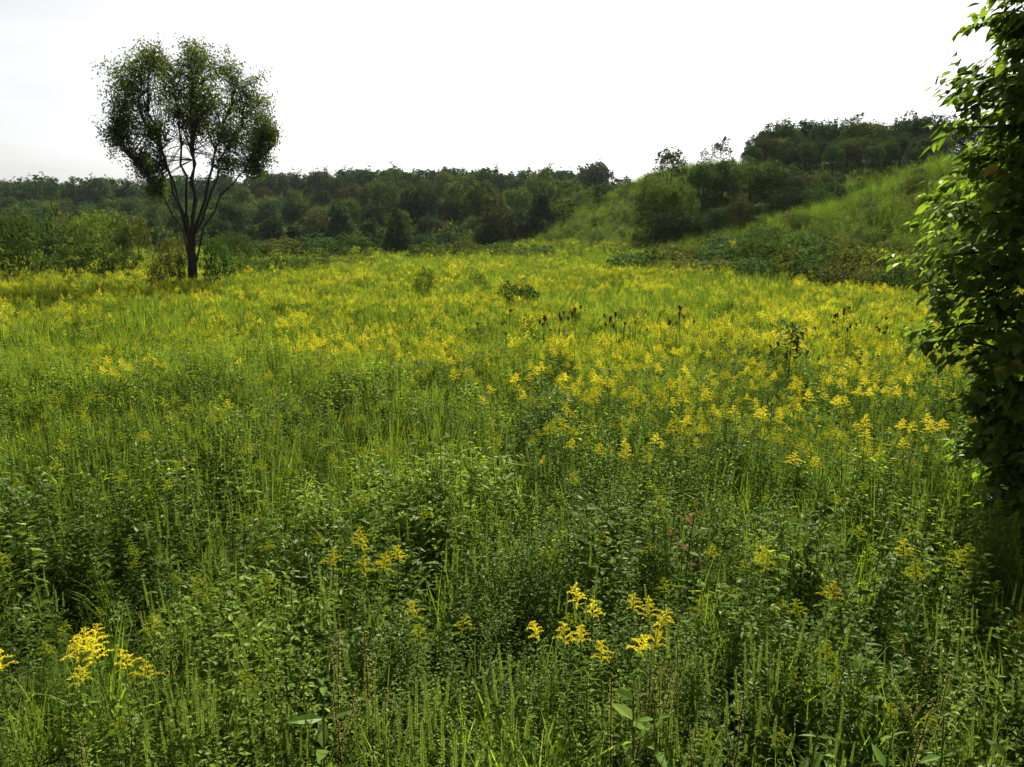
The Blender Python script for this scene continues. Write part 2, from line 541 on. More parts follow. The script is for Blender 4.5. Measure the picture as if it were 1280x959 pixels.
def tuft(h, n=26, w=.007, spread=.5, seg=5):
    g = Geo()
    for k in range(n):
        a = rng.uniform(0, 6.28)
        l = h * rng.uniform(.55, 1.1)
        u = np.linspace(0, 1, seg)
        bend = rng.uniform(.1, 1) * spread
        o = rng.normal(0, .035, 2)
        c = np.stack([o[0] + np.cos(a) * l * bend * u ** 2, o[1] + np.sin(a) * l * bend * u ** 2, l * (u - .45 * bend * u ** 2.4)], 1)
        tw = a + math.pi / 2 + rng.normal(0, .5)
        s = np.array([math.cos(tw), math.sin(tw), .1])
        ww = w * np.array([.7, 1, .9, .6, .1])[:seg, None] * rng.uniform(.7, 1.3)
        V = np.concatenate([c - s * ww, c + s * ww])
        F = np.array([[q, q + 1, seg + q + 1, seg + q] for q in range(seg - 1)])
        g.add(V, F)
    return dict(blade=g)

def dock(h):
    """brown beaded seed stalk with a few side spikes"""
    st, sd, fo = Geo(), Geo(), Geo()
    pts = stem_curve(h, rng.uniform(.02, .12))
    tube(st, pts, np.linspace(.004, .002, len(pts)), 4)
    axes = [along(pts, np.linspace(.5, 1, 12))]
    for b in range(int(rng.integers(1, 5))):
        t = rng.uniform(.4, .75)
        p0 = along(pts, np.array([t]))[0]
        a = rng.uniform(0, 6.28)
        l = h * rng.uniform(.18, .34)
        u = np.linspace(0, 1, 9)
        c = p0 + np.stack([np.cos(a) * l * .4 * u ** .8, np.sin(a) * l * .4 * u ** .8, l * u], 1)
        tube(st, c, .0018, 3)
        axes.append(c[1:])
    for c in axes:
        L = np.linalg.norm(np.diff(c, axis=0), axis=1).sum()
        m = int(L / .011)
        A = along(c, np.linspace(0, 1, m))
        w = 4
        A = np.repeat(A, w, 0) + rng.normal(0, .002, (m * w, 3))
        az = rng.uniform(0, 6.28, m * w)
        D = np.stack([np.cos(az), np.sin(az), rng.uniform(-.5, .5, m * w)], 1)
        s = .0062 * rng.uniform(.7, 1.3, m * w)
        flakes(sd, A + D * .003, D, rand_dir(m * w), s * 1.3, s, 0, .35)
    stem_leaves(fo, pts, 8, .1, .5, .11, .02, .4, .5)
    return dict(stem=st, seed_spike=sd, foliage=fo)

def seed_stalk(h, heads=1):
    st, hd = Geo(), []
    pts = stem_curve(h, rng.uniform(.01, .06))
    tube(st, pts, np.linspace(.007, .004, len(pts)), 4)
    ends = [(pts[-1], .038)]
    for b in range(heads - 1):
        t = rng.uniform(.6, .88)
        p0 = along(pts, np.array([t]))[0]
        a = rng.uniform(0, 6.28); l = h * rng.uniform(.1, .24)
        u = np.linspace(0, 1, 5)
        c = p0 + np.stack([np.cos(a) * l * .45 * u ** .6, np.sin(a) * l * .45 * u ** .6, l * u], 1)
        tube(st, c, .004, 3)
        ends.append((c[-1], .032))
    for p, s in ends:
        g = Geo()
        s = s * rng.uniform(.8, 1.3)
        u = np.linspace(0, 1, 7)
        r = s * .38 * np.sin(np.pi * (.08 + .88 * u)) ** .8
        c = p + np.stack([0 * u, 0 * u, s * 1.7 * (u - .3)], 1)
        tube(g, c, r, 7)
        n = 60
        uu = rng.uniform(.05, .95, n); az = rng.uniform(0, 6.28, n)
        rr = np.interp(uu, u, r)
        B = p + np.stack([np.cos(az) * rr * .9, np.sin(az) * rr * .9, s * 1.7 * (uu - .3)], 1)
        D = np.stack([np.cos(az), np.sin(az), np.full(n, .6)], 1)
        flakes(g, B, D, rand_dir(n), .022, .008)
        hd.append(g)
    return st, hd

def joined(parts, mats):
    """one mesh of all of a plant's parts, for the uncounted mass"""
    g = Geo()
    ml = []
    for k, p in parts.items():
        if not p.v: continue
        g.merge(p, {0: len(ml)})
        ml.append(mats[k])
    return g, ml

def clump(fn, n, r, mats):
    g = Geo(); ml = None; keys = None
    for k in range(n):
        parts = fn()
        if ml is None:
            keys = list(parts); ml = [mats[q] for q in keys]
        a, d = rng.uniform(0, 6.28), r * math.sqrt(rng.uniform(0, 1))
        for qi, q in enumerate(keys):
            if parts[q].v: g.merge(parts[q], {0: qi}, None, (math.cos(a) * d, math.sin(a) * d, 0))
    return g, ml

# --- scattering: the uncounted mass, one object each
def scatter_tree():
    nt = bpy.data.node_groups.new('scatter', 'GeometryNodeTree')
    nt.interface.new_socket('Geometry', in_out='INPUT', socket_type='NodeSocketGeometry')
    nt.interface.new_socket('Plants', in_out='INPUT', socket_type='NodeSocketCollection')
    nt.interface.new_socket('Geometry', in_out='OUTPUT', socket_type='NodeSocketGeometry')
    N, L = nt.nodes, nt.links
    gi, go = N.new('NodeGroupInput'), N.new('NodeGroupOutput')
    ci = N.new('GeometryNodeCollectionInfo')
    ci.inputs['Separate Children'].default_value = True
    ci.inputs['Reset Children'].default_value = True
    L.new(gi.outputs['Plants'], ci.inputs['Collection'])
    ip = N.new('GeometryNodeInstanceOnPoints')
    ip.inputs['Pick Instance'].default_value = True
    L.new(gi.outputs['Geometry'], ip.inputs['Points'])
    L.new(ci.outputs[0], ip.inputs['Instance'])
    def attr(nm, ty):
        a = N.new('GeometryNodeInputNamedAttribute'); a.data_type = ty
        a.inputs['Name'].default_value = nm
        return a.outputs['Attribute']
    er = N.new('FunctionNodeEulerToRotation')
    L.new(attr('rot', 'FLOAT_VECTOR'), er.inputs[0])
    L.new(er.outputs[0], ip.inputs['Rotation'])
    L.new(attr('siz', 'FLOAT_VECTOR'), ip.inputs['Scale'])
    L.new(attr('pick', 'INT'), ip.inputs['Instance Index'])
    L.new(ip.outputs[0], go.inputs[0])
    return nt
SCATTER = scatter_tree()

def mass(name, label, cat, sources, P, pick, siz, tilt=.12):
    """P points, pick = which source, siz = scale (n) or (n,3)"""
    c = bpy.data.collections.new(name + '_sources')
    for k, me in enumerate(sources):
        c.objects.link(bpy.data.objects.new('%s_source_%03d' % (name, k), me))
    me = bpy.data.meshes.new(name)
    n = len(P)
    me.vertices.add(n)
    me.vertices.foreach_set('co', np.asarray(P, np.float32).ravel())
    rot = np.stack([rng.normal(0, tilt, n), rng.normal(0, tilt, n), rng.uniform(0, 6.28, n)], 1)
    siz = np.asarray(siz, float)
    if siz.ndim == 1: siz = np.repeat(siz[:, None], 3, 1)
    me.attributes.new('rot', 'FLOAT_VECTOR', 'POINT').data.foreach_set('vector', rot.astype(np.float32).ravel())
    me.attributes.new('siz', 'FLOAT_VECTOR', 'POINT').data.foreach_set('vector', siz.astype(np.float32).ravel())
    me.attributes.new('pick', 'INT', 'POINT').data.foreach_set('value', np.asarray(pick, np.int32))
    o = link(bpy.data.objects.new(name, me))
    md = o.modifiers.new('scatter', 'NODES')
    md.node_group = SCATTER
    for it in SCATTER.interface.items_tree:
        if it.in_out == 'INPUT' and it.name == 'Plants': md[it.identifier] = c
    return tag(o, label, cat, kind='stuff')

def wedge(y0, y1, dens, margin=3.0):
    """points spread evenly over the strip of meadow the camera looks across"""
    w1 = .66 * y1 + margin
    n = int(dens * 2 * w1 * (y1 - y0))
    x = rng.uniform(-w1, w1, n); y = rng.uniform(y0, y1, n)
    k = np.abs(x) < .66 * y + margin
    return x[k], y[k]

def on_ground(x, y, sink=.02):
    return np.stack([x, y, ground(x, y) - sink], 1)

# ------------------------------------------------------------------ where things grow
def blob(x, y, cx, cy, rx, ry):
    return np.exp(-(((x - cx) / rx) ** 2 + ((y - cy) / ry) ** 2))

def yellow_field(x, y):
    """share of flowering goldenrod, 0..1"""
    px = CX + F_PX * x / np.maximum(y, .5)
    f = sstep(11.5, 16, y + 1.6 * fnoise(x, y, 3.5, 2)) * .8                      # the golden band beyond the green weeds
    f = f * (1 - .85 * (1 - sstep(260, 420, px)) * (1 - sstep(15.5, 18.5, y)))
    f = np.maximum(f, .75 * sstep(590, 720, px + 60 * fnoise(x, y, 2, 3)) * sstep(6.2, 8.5, y))
    f = np.maximum(f, .9 * blob(x, y, -2.3, 13.2, 1.3, .9))
    f = np.maximum(f, .8 * blob(x, y, -5.3, 11.6, .7, .4))
    f = f * (.30 + .75 * sstep(-.45, .55, fnoise(x, y, 2.2, 1) + .5 * fnoise(x * .5, y, 5, 2)))
    # dark and green gaps
    f = f * (1 - .75 * blob(x, y, -10, 17.5, 4, 1.8)) * (1 - .6 * blob(x, y, -13, 26, 5, 2))
    f = f * (1 - .5 * sstep(40, 60, y))
    return np.clip(f, 0, 1)

def patchy(x, y, k, scale, sharp=.25):
    """0..1 mask of the patches one kind of plant grows in"""
    return sstep(-sharp, sharp, fnoise(x + 13.7 * k, y - 7.1 * k, scale, k % 4) + .45 * fnoise(x - 5 * k, y + 3 * k, scale * .4, (k + 1) % 4))

def height_field(x, y):
    h = .96 + .26 * fnoise(x, y, 1.3, 0) + .17 * fnoise(x, y, .55, 2)
    h = h * (1 - .35 * blob(x, y, -.15, 3.0, .5, .5))
    return h

OBJ_LAT = [(70, 'at the far left edge'), (160, 'near the left edge'), (260, 'left of the yellow corner clump'), (360, 'in the left half'), (450, 'well left of centre'), (540, 'left of centre'), (610, 'just left of centre'), (680, 'at the centre'), (760, 'just right of centre'), (840, 'right of centre'), (930, 'well right of centre'), (1030, 'in the right half'), (1130, 'near the big-leaved tree'), (9999, 'below the big-leaved tree')]
ROWS = ['nearest', 'second', 'third', 'fourth', 'fifth', 'sixth', 'seventh', 'eighth', 'ninth', 'tenth', 'eleventh', 'twelfth']
def where(x, y):
    px = CX + F_PX * x / y
    k = int((y - 2.45) / .42)
    dep = 'in the %s row' % ROWS[max(k, 0)] if k < 12 else 'a few paces out' if y < 8.6 else 'before the golden band' if y < 12 else 'at the golden band'
    return dep + ' ' + next(t for a, t in OBJ_LAT if px < a).replace('left of the yellow corner clump', 'in the left quarter')
def lean(t):
    u = t.rotation_euler.to_matrix() @ Vector((0, 0, 1))
    return 'right-leaning' if u.x > .03 else 'left-leaning' if u.x < -.03 else 'upright'
def size_word(s):
    return 'short' if s < .8 else 'tall' if s > 1.08 else 'middling'

def in_view(x, y, z=1.0):
    px, py = to_px(x, y, z)
    return (px > -20) & (px < 1300) & (py < 985)

# ---- goldenrod
GM = dict(stem=M['stem'], foliage=M['gr_leaf'], flower_plume=M['gr_flower'])
GM_MID = dict(GM, flower_plume=M['gr_mid'])
GM_BUD = dict(GM, flower_plume=M['gr_bud'])
near_gold = []                       # (mesh dict, state word)
for state, mats in (('bright yellow flowering', GM), ('yellow opening', GM_MID), ('greenish budding', GM_BUD)):
    for k in range(4):
        parts = goldenrod(1.18)
        near_gold.append(({q: p.mesh(q, [mats[q]]) for q, p in parts.items()}, state, parts, mats))
gold_src = []                        # 0-11 close, 12-20 middle clumps, 21-26 far clumps
for d, state, parts, mats in near_gold:
    g, ml = joined(parts, mats)
    gold_src.append(g.mesh('goldenrod', ml))
for mats in (GM, GM_MID, GM_BUD):
    for k in range(3):
        g, ml = clump(lambda: goldenrod(rng.uniform(.95, 1.2), 1, .35), 4, .16, mats)
        gold_src.append(g.mesh('goldenrod', ml))

# hand-placed plumes: pixel of the plume, state (0 bright, 1 opening, 2 bud)
HERO = [(118, 782, 0), (135, 790, 0), (160, 818, 0), (180, 815, 0), (95, 828, 0), (15, 825, 0), (110, 795, 0),
        (735, 742, 0), (716, 770, 0), (722, 788, 0), (780, 748, 0), (757, 812, 0), (817, 772, 0), (803, 785, 0), (778, 785, 0), (128, 800, 0), (148, 805, 0), (812, 762, 0), (740, 760, 0), (822, 785, 0), (726, 795, 0), (465, 700, 1), (448, 672, 1), (940, 680, 2), (1160, 670, 2),
        (420, 690, 1), (440, 680, 1), (455, 700, 1), (478, 695, 1), (492, 690, 1), (560, 765, 2), (545, 755, 1), (510, 790, 2),
        (875, 720, 2), (918, 700, 2), (932, 690, 1), (945, 705, 2), (975, 740, 2), (990, 735, 1), (1003, 742, 2), (890, 745, 2),
        (1140, 680, 1), (1152, 700, 2), (1168, 690, 2), (1132, 705, 2), (890, 510, 0), (740, 560, 1), (765, 565, 0), (800, 570, 1), (868, 552, 0),
        (1000, 512, 0), (1025, 492, 0), (1040, 478, 0), (1055, 475, 0), (1075, 490, 0), (1088, 492, 0), (1102, 490, 0), (1115, 495, 0), (1132, 532, 0), (1140, 535, 0),
        (1158, 530, 0), (1166, 525, 0), (1080, 540, 0), (984, 572, 0), (1010, 576, 0), (985, 515, 0), (1010, 505, 0), (1060, 500, 0), (1120, 485, 0),
        (120, 462, 0), (135, 466, 0), (150, 460, 0), (172, 460, 0), (160, 457, 0), (105, 452, 1), (262, 525, 1), (270, 520, 1),
        (350, 420, 0), (382, 428, 0), (400, 432, 0), (430, 432, 0), (440, 428, 0), (452, 424, 0), (462, 426, 0), (475, 430, 0), (488, 434, 0), (497, 440, 0), (545, 432, 0), (556, 442, 0), (566, 450, 0), (566, 465, 1),
        (668, 458, 0), (655, 485, 0), (660, 492, 0), (700, 472, 0), (722, 478, 0), (755, 470, 0), (760, 480, 0), (850, 474, 0), (862, 470, 0), (840, 500, 1), (700, 505, 1), (1180, 480, 1)]
hx, hy, hk, hs = [], [], [], []
for px, py, stt in HERO:
    s = rng.uniform(.84, 1.0)
    x, y = at_z(px, py, 1.12 * s)
    hx.append(x); hy.append(y); hs.append(s); hk.append(stt * 4 + int(rng.integers(0, 4)))
# scattered goldenrod
xs, ys, ks, ss = [], [], [], []
far_hero = [(x, y, k) for x, y, k in zip(hx, hy, hk) if y > 7.5]
for x, y, k in far_hero:
    n = int(rng.integers(0, 3))
    xs.append(x + rng.normal(0, .16, n)); ys.append(y + rng.normal(0, .3, n)); ks.append(np.full(n, k // 4 * 4) + rng.integers(0, 4, n)); ss.append(rng.uniform(.95, 1.12, n))
for y0, y1, dens in ((2.6, 7, 14), (7, 16, 34), (16, 30, 12), (30, 48, 8.5), (48, 112, 5)):
    x, y = wedge(y0, y1, dens)
    f = yellow_field(x, y)
    u = rng.uniform(0, 1, len(x))
    hill = ground(x, y) > 1.2
    keep = (rng.uniform(0, 1, len(x)) < .22 + .78 * f) & ~(hill & (y > 8) & (rng.uniform(0, 1, len(x)) < .55))
    v = np.where(u < f * np.where(y < 13, .28, .36), 0, np.where(u < f * np.where(y < 13, .75, .85), 1, 2))
    v = np.where(hill & (v == 0), 1 + (u < .3), v)
    px = CX + F_PX * x / y
    v = np.where((y < 6.5) & (v == 0), 2, v)
    s = height_field(x, y) * rng.uniform(.75, 1.1, len(x)) * np.where(hill, .55, 1) * np.where(y < 7, .84, .9)
    k = np.where(y < 14, v * 4 + rng.integers(0, 4, len(x)), 12 + v * 3 + rng.integers(0, 3, len(x)))
    xs.append(x[keep]); ys.append(y[keep]); ks.append(k[keep]); ss.append(s[keep])
xs, ys, ks, ss = map(np.concatenate, (xs, ys, ks, ss))
order = np.argsort(ys + 100 * ~in_view(xs, ys, 1.0) + 100 * (ks > 11))
n_ind = 300 - len(HERO)
ind, rest = order[:n_ind], order[n_ind:]
ax = np.concatenate([hx, xs[ind]]); ay = np.concatenate([hy, ys[ind]]); ak = np.concatenate([hk, ks[ind]]).astype(int); as_ = np.concatenate([hs, ss[ind]])
for x, y, k, s in zip(ax, ay, ak, as_):
    d, state, _, _ = near_gold[k]
    t = empty('goldenrod', (x, y, float(ground(x, y)) - .02), rng.uniform(0, 6.28), s, (rng.normal(0, .06), rng.normal(0, .06)))
    tag(t, '%s %s %s goldenrod %s' % (size_word(s), lean(t), state, where(x, y)), 'goldenrod', 'goldenrod plants standing in the meadow')
    for part, me in d.items():
        o = link(bpy.data.objects.new(part, me), t)
        if part != 'stem': o['kind'] = 'stuff'
mass('goldenrod_meadow', 'dense yellow goldenrod filling the middle of the meadow', 'goldenrod', gold_src, on_ground(xs[rest], ys[rest]), ks[rest], ss[rest])

# ---- leafy weeds
LM = dict(stem=M['stem_dark'], foliage=M['weed_leaf'])
LM2 = dict(stem=M['stem'], foliage=M['weed_dark'])
near_leafy = []
for mats, word in ((LM, 'light green'), (LM2, 'dark green')):
    for big, bw in ((.95, 'small-leaved'), (1.0, 'small-leaved'), (1.5, 'larger-leaved'), (1.9, 'larger-leaved')):
        parts = leafy(1.05, 0, big * 1.15)
        near_leafy.append(({q: p.mesh(q, [mats[q]]) for q, p in parts.items()}, word + ' ' + bw, parts, mats))
leafy_src = [joined(p, m)[0].mesh('leafy_weed', [m[q] for q in p]) for _, _, p, m in near_leafy]
for mats in (LM, LM2):
    for k in range(3):
        g, ml = clump(lambda: leafy(rng.uniform(.8, 1.1), 1, 1.1), 3, .18, mats)
        leafy_src.append(g.mesh('leafy_weed', ml))
xs, ys, ks, ss = [], [], [], []
for y0, y1, dens in ((2.3, 7, 62), (7, 15, 46), (15, 32, 6), (32, 60, 3.5), (60, 112, 1.2)):
    x, y = wedge(y0, y1, dens)
    f = yellow_field(x, y)
    patch = fnoise(x, y, 1.3, 3)
    keep = (rng.uniform(0, 1, len(x)) < (1 - .8 * f) * np.where(y < 15, .12 + .88 * patchy(x, y, 1, 1.1), .55 + .45 * patch))
    dark = (fnoise(x, y, 1.0, 0) > 0).astype(int)
    big = (patch > -.05).astype(int)
    s = height_field(x, y) * rng.uniform(.6, 1.08, len(x)) * np.where((ground(x, y) > 1.2) & (y > 10), .65, .98)
    k = np.where(y < 14, dark * 4 + big * 2 + rng.integers(0, 2, len(x)), 8 + dark * 3 + rng.integers(0, 3, len(x)))
    xs.append(x[keep]); ys.append(y[keep]); ks.append(k[keep]); ss.append(s[keep])
xs, ys, ks, ss = map(np.concatenate, (xs, ys, ks, ss))
order = np.argsort(ys + 100 * ~in_view(xs, ys, .8) + 100 * (ks > 7))
ind, rest = order[:280], order[280:]
for i in ind:
    x, y, k, s = xs[i], ys[i], ks[i], ss[i]
    d, word, _, _ = near_leafy[k]
    t = empty('leafy_weed', (x, y, float(ground(x, y)) - .02), rng.uniform(0, 6.28), s, (rng.normal(0, .07), rng.normal(0, .07)))
    tag(t, '%s %s %s weed %s' % (size_word(s), lean(t), word, where(x, y)), 'weed', 'leafy weeds in the near meadow')
    for part, me in d.items():
        o = link(bpy.data.objects.new(part, me), t)
        if part != 'stem': o['kind'] = 'stuff'
mass('weeds', 'mixed leafy green weeds between the goldenrod', 'weeds', leafy_src, on_ground(xs[rest], ys[rest]), ks[rest], ss[rest])

# ---- weeds with upright green seed spikes
SM = dict(stem=M['stem'], foliage=M['fern'], seed_spike=M['spike'])
near_spiky = []
for k in range(6):
    parts = spiky(1.05)
    near_spiky.append(({q: p.mesh(q, [SM[q]]) for q, p in parts.items()}, parts))
spiky_src = [joined(p, SM)[0].mesh('spiky_weed', [SM[q] for q in p]) for _, p in near_spiky]
for k in range(3):
    g, ml = clump(lambda: spiky(rng.uniform(.85, 1.15), 1), 4, .2, SM)
    spiky_src.append(g.mesh('spiky_weed', ml))
xs, ys, ks, ss = [], [], [], []
HS = [(245, 850), (232, 872), (256, 885), (166, 905), (180, 895), (480, 870), (492, 880), (505, 872), (515, 890), (528, 885), (540, 900), (550, 915), (470, 895), (33, 605), (22, 575), (12, 590), (148, 600), (205, 650), (640, 840), (655, 870), (560, 690), (600, 700), (720, 680), (1150, 620), (1165, 610), (1178, 625), (1140, 640), (300, 600), (270, 590), (240, 610)]
for px, py in HS:
    s = rng.uniform(.9, 1.1)
    x, y = at_z(px, py, .98 * s)
    xs.append([x]); ys.append([y]); ks.append([int(rng.integers(0, 6))]); ss.append([s])
for y0, y1, dens in ((2.3, 7, 17), (7, 14, 24), (14, 24, 2)):
    x, y = wedge(y0, y1, dens)
    f = yellow_field(x, y)
    px = CX + F_PX * x / y
    keep = rng.uniform(0, 1, len(x)) < (1 - .9 * f) * (.06 + .9 * patchy(x, y, 2, 1.2) * (.7 + .6 * (px < 620)))
    s = height_field(x, y) * rng.uniform(.7, 1.08, len(x)) * .97
    k = np.where(y < 11, rng.integers(0, 6, len(x)), 6 + rng.integers(0, 3, len(x)))
    xs.append(x[keep]); ys.append(y[keep]); ks.append(k[keep]); ss.append(s[keep])
xs, ys, ks, ss = map(np.concatenate, (xs, ys, ks, ss))
order = np.argsort(ys + 100 * ~in_view(xs, ys, .9) + 100 * (ks > 5))
ind, rest = order[:220], order[220:]
for i in ind:
    x, y, k, s = xs[i], ys[i], ks[i], ss[i]
    t = empty('spiky_weed', (x, y, float(ground(x, y)) - .02), rng.uniform(0, 6.28), s, (rng.normal(0, .05), rng.normal(0, .05)))
    tag(t, '%s %s green-spiked weed %s' % (size_word(s), lean(t), where(x, y)), 'weed', 'weeds with green seed spikes')
    for part, me in near_spiky[k][0].items():
        o = link(bpy.data.objects.new(part, me), t)
        if part != 'stem': o['kind'] = 'stuff'
mass('spike_weeds', 'upright green spiked weeds across the left of the meadow', 'weeds', spiky_src, on_ground(xs[rest], ys[rest]), ks[rest], ss[rest])

# ---- fine undergrowth and grass: nobody could count these
FM = dict(stem=M['stem'], foliage=M['fern'])
FM2 = dict(stem=M['stem'], foliage=M['weed_dark'])
src = []
for k in range(4):
    p = ferny(.8); src.append(joined(p, FM)[0].mesh('undergrowth', [FM[q] for q in p]))
for k in range(2):
    p = ferny(.8); src.append(joined(p, FM2)[0].mesh('undergrowth', [FM2[q] for q in p]))
for k in range(3):
    p = ferny(.9, 1); src.append(joined(p, FM)[0].mesh('undergrowth', [FM[q] for q in p]))
xs, ys, ks, ss = [], [], [], []
for y0, y1, dens in ((1.2, 7, 40), (7, 15, 32), (15, 30, 9), (30, 60, 4), (60, 112, 1.6)):
    x, y = wedge(y0, y1, dens)
    s = height_field(x, y) * rng.uniform(.6, 1.1, len(x)) * np.where(y > 15, 1.2, .95) * np.where(y > 30, 1.2, 1)
    s = s * np.where(y < 2.4, .55, 1) * np.where(y < 14, .55 + .5 * patchy(x, y, 3, .9, .4), 1)
    k = np.where(y < 11, rng.integers(0, 6, len(x)), 6 + rng.integers(0, 3, len(x)))
    keep = rng.uniform(0, 1, len(x)) < np.where(y < 14, .35 + .65 * patchy(x, y, 3, .9), 1)
    xs.append(x[keep]); ys.append(y[keep]); ks.append(k[keep]); ss.append(s[keep])
xs, ys, ks, ss = map(np.concatenate, (xs, ys, ks, ss))
mass('undergrowth', 'fine feathery green undergrowth beneath the taller weeds', 'undergrowth', src, on_ground(xs, ys), ks, ss, .2)

src = []
for k in range(4): src.append(tuft(.85, 24, .005)['blade'].mesh('grass', [M['grass']]))
for k in range(2): src.append(tuft(.7, 22, .009, .8)['blade'].mesh('grass', [M['grass_light']]))
for k in range(2): src.append(tuft(1.15, 20, .0035, .22)['blade'].mesh('grass', [M['grass']]))
for k in range(2): src.append(tuft(1.1, 30, .013, .4)['blade'].mesh('grass', [M['grass']]))
for k in range(2): src.append(tuft(1.0, 30, .013, .6)['blade'].mesh('grass', [M['hill_grass']]))
xs, ys, ks, ss = [], [], [], []
for y0, y1, dens in ((0, 7, 7), (7, 15, 9), (15, 30, 5), (30, 60, 2.5), (60, 112, 2)):
    x, y = wedge(y0, y1, dens)
    f = yellow_field(x, y)
    px = CX + F_PX * x / np.maximum(y, .5)
    tall = (y > 6) & (y < 16) & (px < 640) & (rng.uniform(0, 1, len(x)) < .25)
    keep = rng.uniform(0, 1, len(x)) < (1 - .5 * f)
    s = rng.uniform(.65, 1.1, len(x)) * np.where(y < 2.4, .5, 1) * np.where((ground(x, y) > 1.3) & (y > 10), .42, 1) * (.8 + .2 * height_field(x, y))
    k = np.where(y < 15, np.where(tall, 6 + rng.integers(0, 2, len(x)), rng.choice([0, 1, 2, 3, 0, 1, 2, 3, 4, 5], len(x))), 8 + rng.integers(0, 2, len(x)) + 2 * ((ground(x, y) > .9) & (rng.uniform(0, 1, len(x)) < .85)))
    xs.append(x[keep]); ys.append(y[keep]); ks.append(k[keep]); ss.append(s[keep])
# the bright tussock and the thin grass in the foreground gaps
for cx_, cy_, r, n in ((1030, 800, .32, 26), (640, 930, .35, 16), (760, 900, .4, 18), (560, 560, .6, 20)):
    x0, y0 = at_z(cx_, cy_, .7)
    xs.append(x0 + rng.normal(0, r * .6, n)); ys.append(y0 + rng.normal(0, r * .6, n)); ks.append(rng.integers(4, 6, n)); ss.append(rng.uniform(.8, 1.15, n))
xs, ys, ks, ss = map(np.concatenate, (xs, ys, ks, ss))
mass('grass', 'green meadow grass growing through the weeds', 'grass', src, on_ground(xs, ys), ks, ss, .12)

# ---- brown dock stalks
DM = dict(stem=M['stem_dark'], seed_spike=M['dry'], foliage=M['weed_leaf'])
dock_protos = [{q: p.mesh(q, [DM[q]]) for q, p in dock(1.1).items()} for _ in range(6)]
DOCK = [(200, 775), (365, 830), (418, 815), (448, 805), (478, 905), (795, 828), (808, 818), (826, 845), (850, 830), (905, 880), (880, 920), (970, 830), (1120, 870), (1135, 805), (1165, 860), (432, 880), (470, 915), (770, 850), (840, 800), (92, 925)]
for px, py in DOCK:
    s = rng.uniform(.85, 1.05)
    x, y = at_z(px, py, 1.0 * s)
    t = empty('dock_stalk', (x, y, float(ground(x, y)) - .02), rng.uniform(0, 6.28), s, (rng.normal(0, .06), rng.normal(0, .06)))
    tag(t, '%s %s brown beaded seed stalk %s' % (size_word(s), lean(t), where(x, y)), 'dock', 'brown seed stalks in the near weeds')
    for part, me in dock_protos[int(rng.integers(0, 6))].items():
        o = link(bpy.data.objects.new(part, me), t)
        if part != 'stem': o['kind'] = 'stuff'

# ---- dark seed stalks standing out of the golden band
STALK = [(630, 405), (672, 402), (680, 398), (690, 412), (700, 394), (712, 398), (720, 388), (756, 394), (762, 398), (772, 392), (778, 404), (786, 408), (796, 402), (840, 402), (846, 392), (852, 384), (858, 396), (864, 402), (1050, 394), (1056, 388), (1064, 408), (1110, 398), (600, 404), (586, 412), (637, 374), (725, 416), (805, 412), (1098, 412)]
stalk_protos = []
for k in range(6):
    st, hd = seed_stalk(1.0, int(rng.integers(1, 4)))
    stalk_protos.append((st.mesh('stem', [M['stem_dark']]), [h.mesh('seed_head', [M['seed_head']]) for h in hd]))
for n, (px, py) in enumerate(sorted(STALK)):
    y = rng.uniform(15.2, 17.5)
    x, z = at_y(px, py, y)
    t = empty('seed_stalk', (x, y, float(ground(x, y)) - .02), rng.uniform(0, 6.28), 1)
    h = z - float(ground(x, y))
    t.scale = (1, 1, h)
    st, hd = stalk_protos[int(rng.integers(0, 6))]
    nm = ('far end' if n < 5 else 'first knot' if n < 11 else 'second knot' if n < 18 else 'dense knot' if n < 23 else 'lone group')
    tag(t,
        '%s dark seed stalk with %s in the %s of the golden band' % ('taller' if h > 1.2 else 'lower', 'a single head' if len(hd) == 1 else 'branching heads', nm), 'seed stalk', 'dark seed stalks in the golden band')
    link(bpy.data.objects.new('stem', st), t)
    for m in hd: link(bpy.data.objects.new('seed_head', m), t)

# ---- broad-leaved plants close by: every leaf a part
def broad_plant(px, py, h, label, L=.17, W=.06, pairs=6, wither=False, ztop=None):
    x, y = at_z(px, py, h * .9)
    t = empty('broad_leaved_plant', (x, y, float(ground(x, y)) - .02), 0)
    tag(t, label, 'plant', 'broad-leaved plants in the near weeds')
    st = Geo()
    pts = stem_curve(h, .06)
    tube(st, pts, np.linspace(.007, .003, len(pts)), 5)
    st.obj('stem', [M['stem_dark'] if wither else M['stem']], t)
    g = Geo()
    leaves(g, [[0, 0, 0]], [[1, 0, .0]], [[0, 0, 1.]], 1, W / L, .22, 0)
    me = g.mesh('leaf', [M['broad']])
    g2 = Geo()
    leaves(g2, [[0, 0, 0]], [[1, 0, .0]], [[0, 0, 1.]], 1, W / L, .6, 0)
    me2 = g2.mesh('leaf', [M['dry_leaf']])
    az0 = rng.uniform(0, 3)
    for k in range(pairs):
        tt = .3 + .68 * k / max(1, pairs - 1)
        p = along(pts, np.array([tt]))[0]
        for sd in (0, 1):
            a = az0 + k * 1.57 + sd * math.pi + rng.normal(0, .2)
            dry = wither and rng.uniform() < .55
            o = link(bpy.data.objects.new('leaf', me2 if dry else me), t)
            o.location = p
            l = L * rng.uniform(.8, 1.15) * (1 if k < pairs - 1 else .6)
            o.scale = (l, l, l)
            o.rotation_euler = (rng.normal(0, .35), -rng.uniform(.05, .7), a)
    return t
broad_plant(402, 885, 1.05, 'pale broad-leaved plant with long pointed leaves just left of centre at the bottom', .16, .05, 6)
broad_plant(795, 880, 1.0, 'broad-leaved plant with large pale leaves beneath the yellow goldenrod plumes', .16, .062, 7)
broad_plant(822, 905, .95, 'second broad-leaved plant close beside the brown beaded stalks', .13, .05, 5)
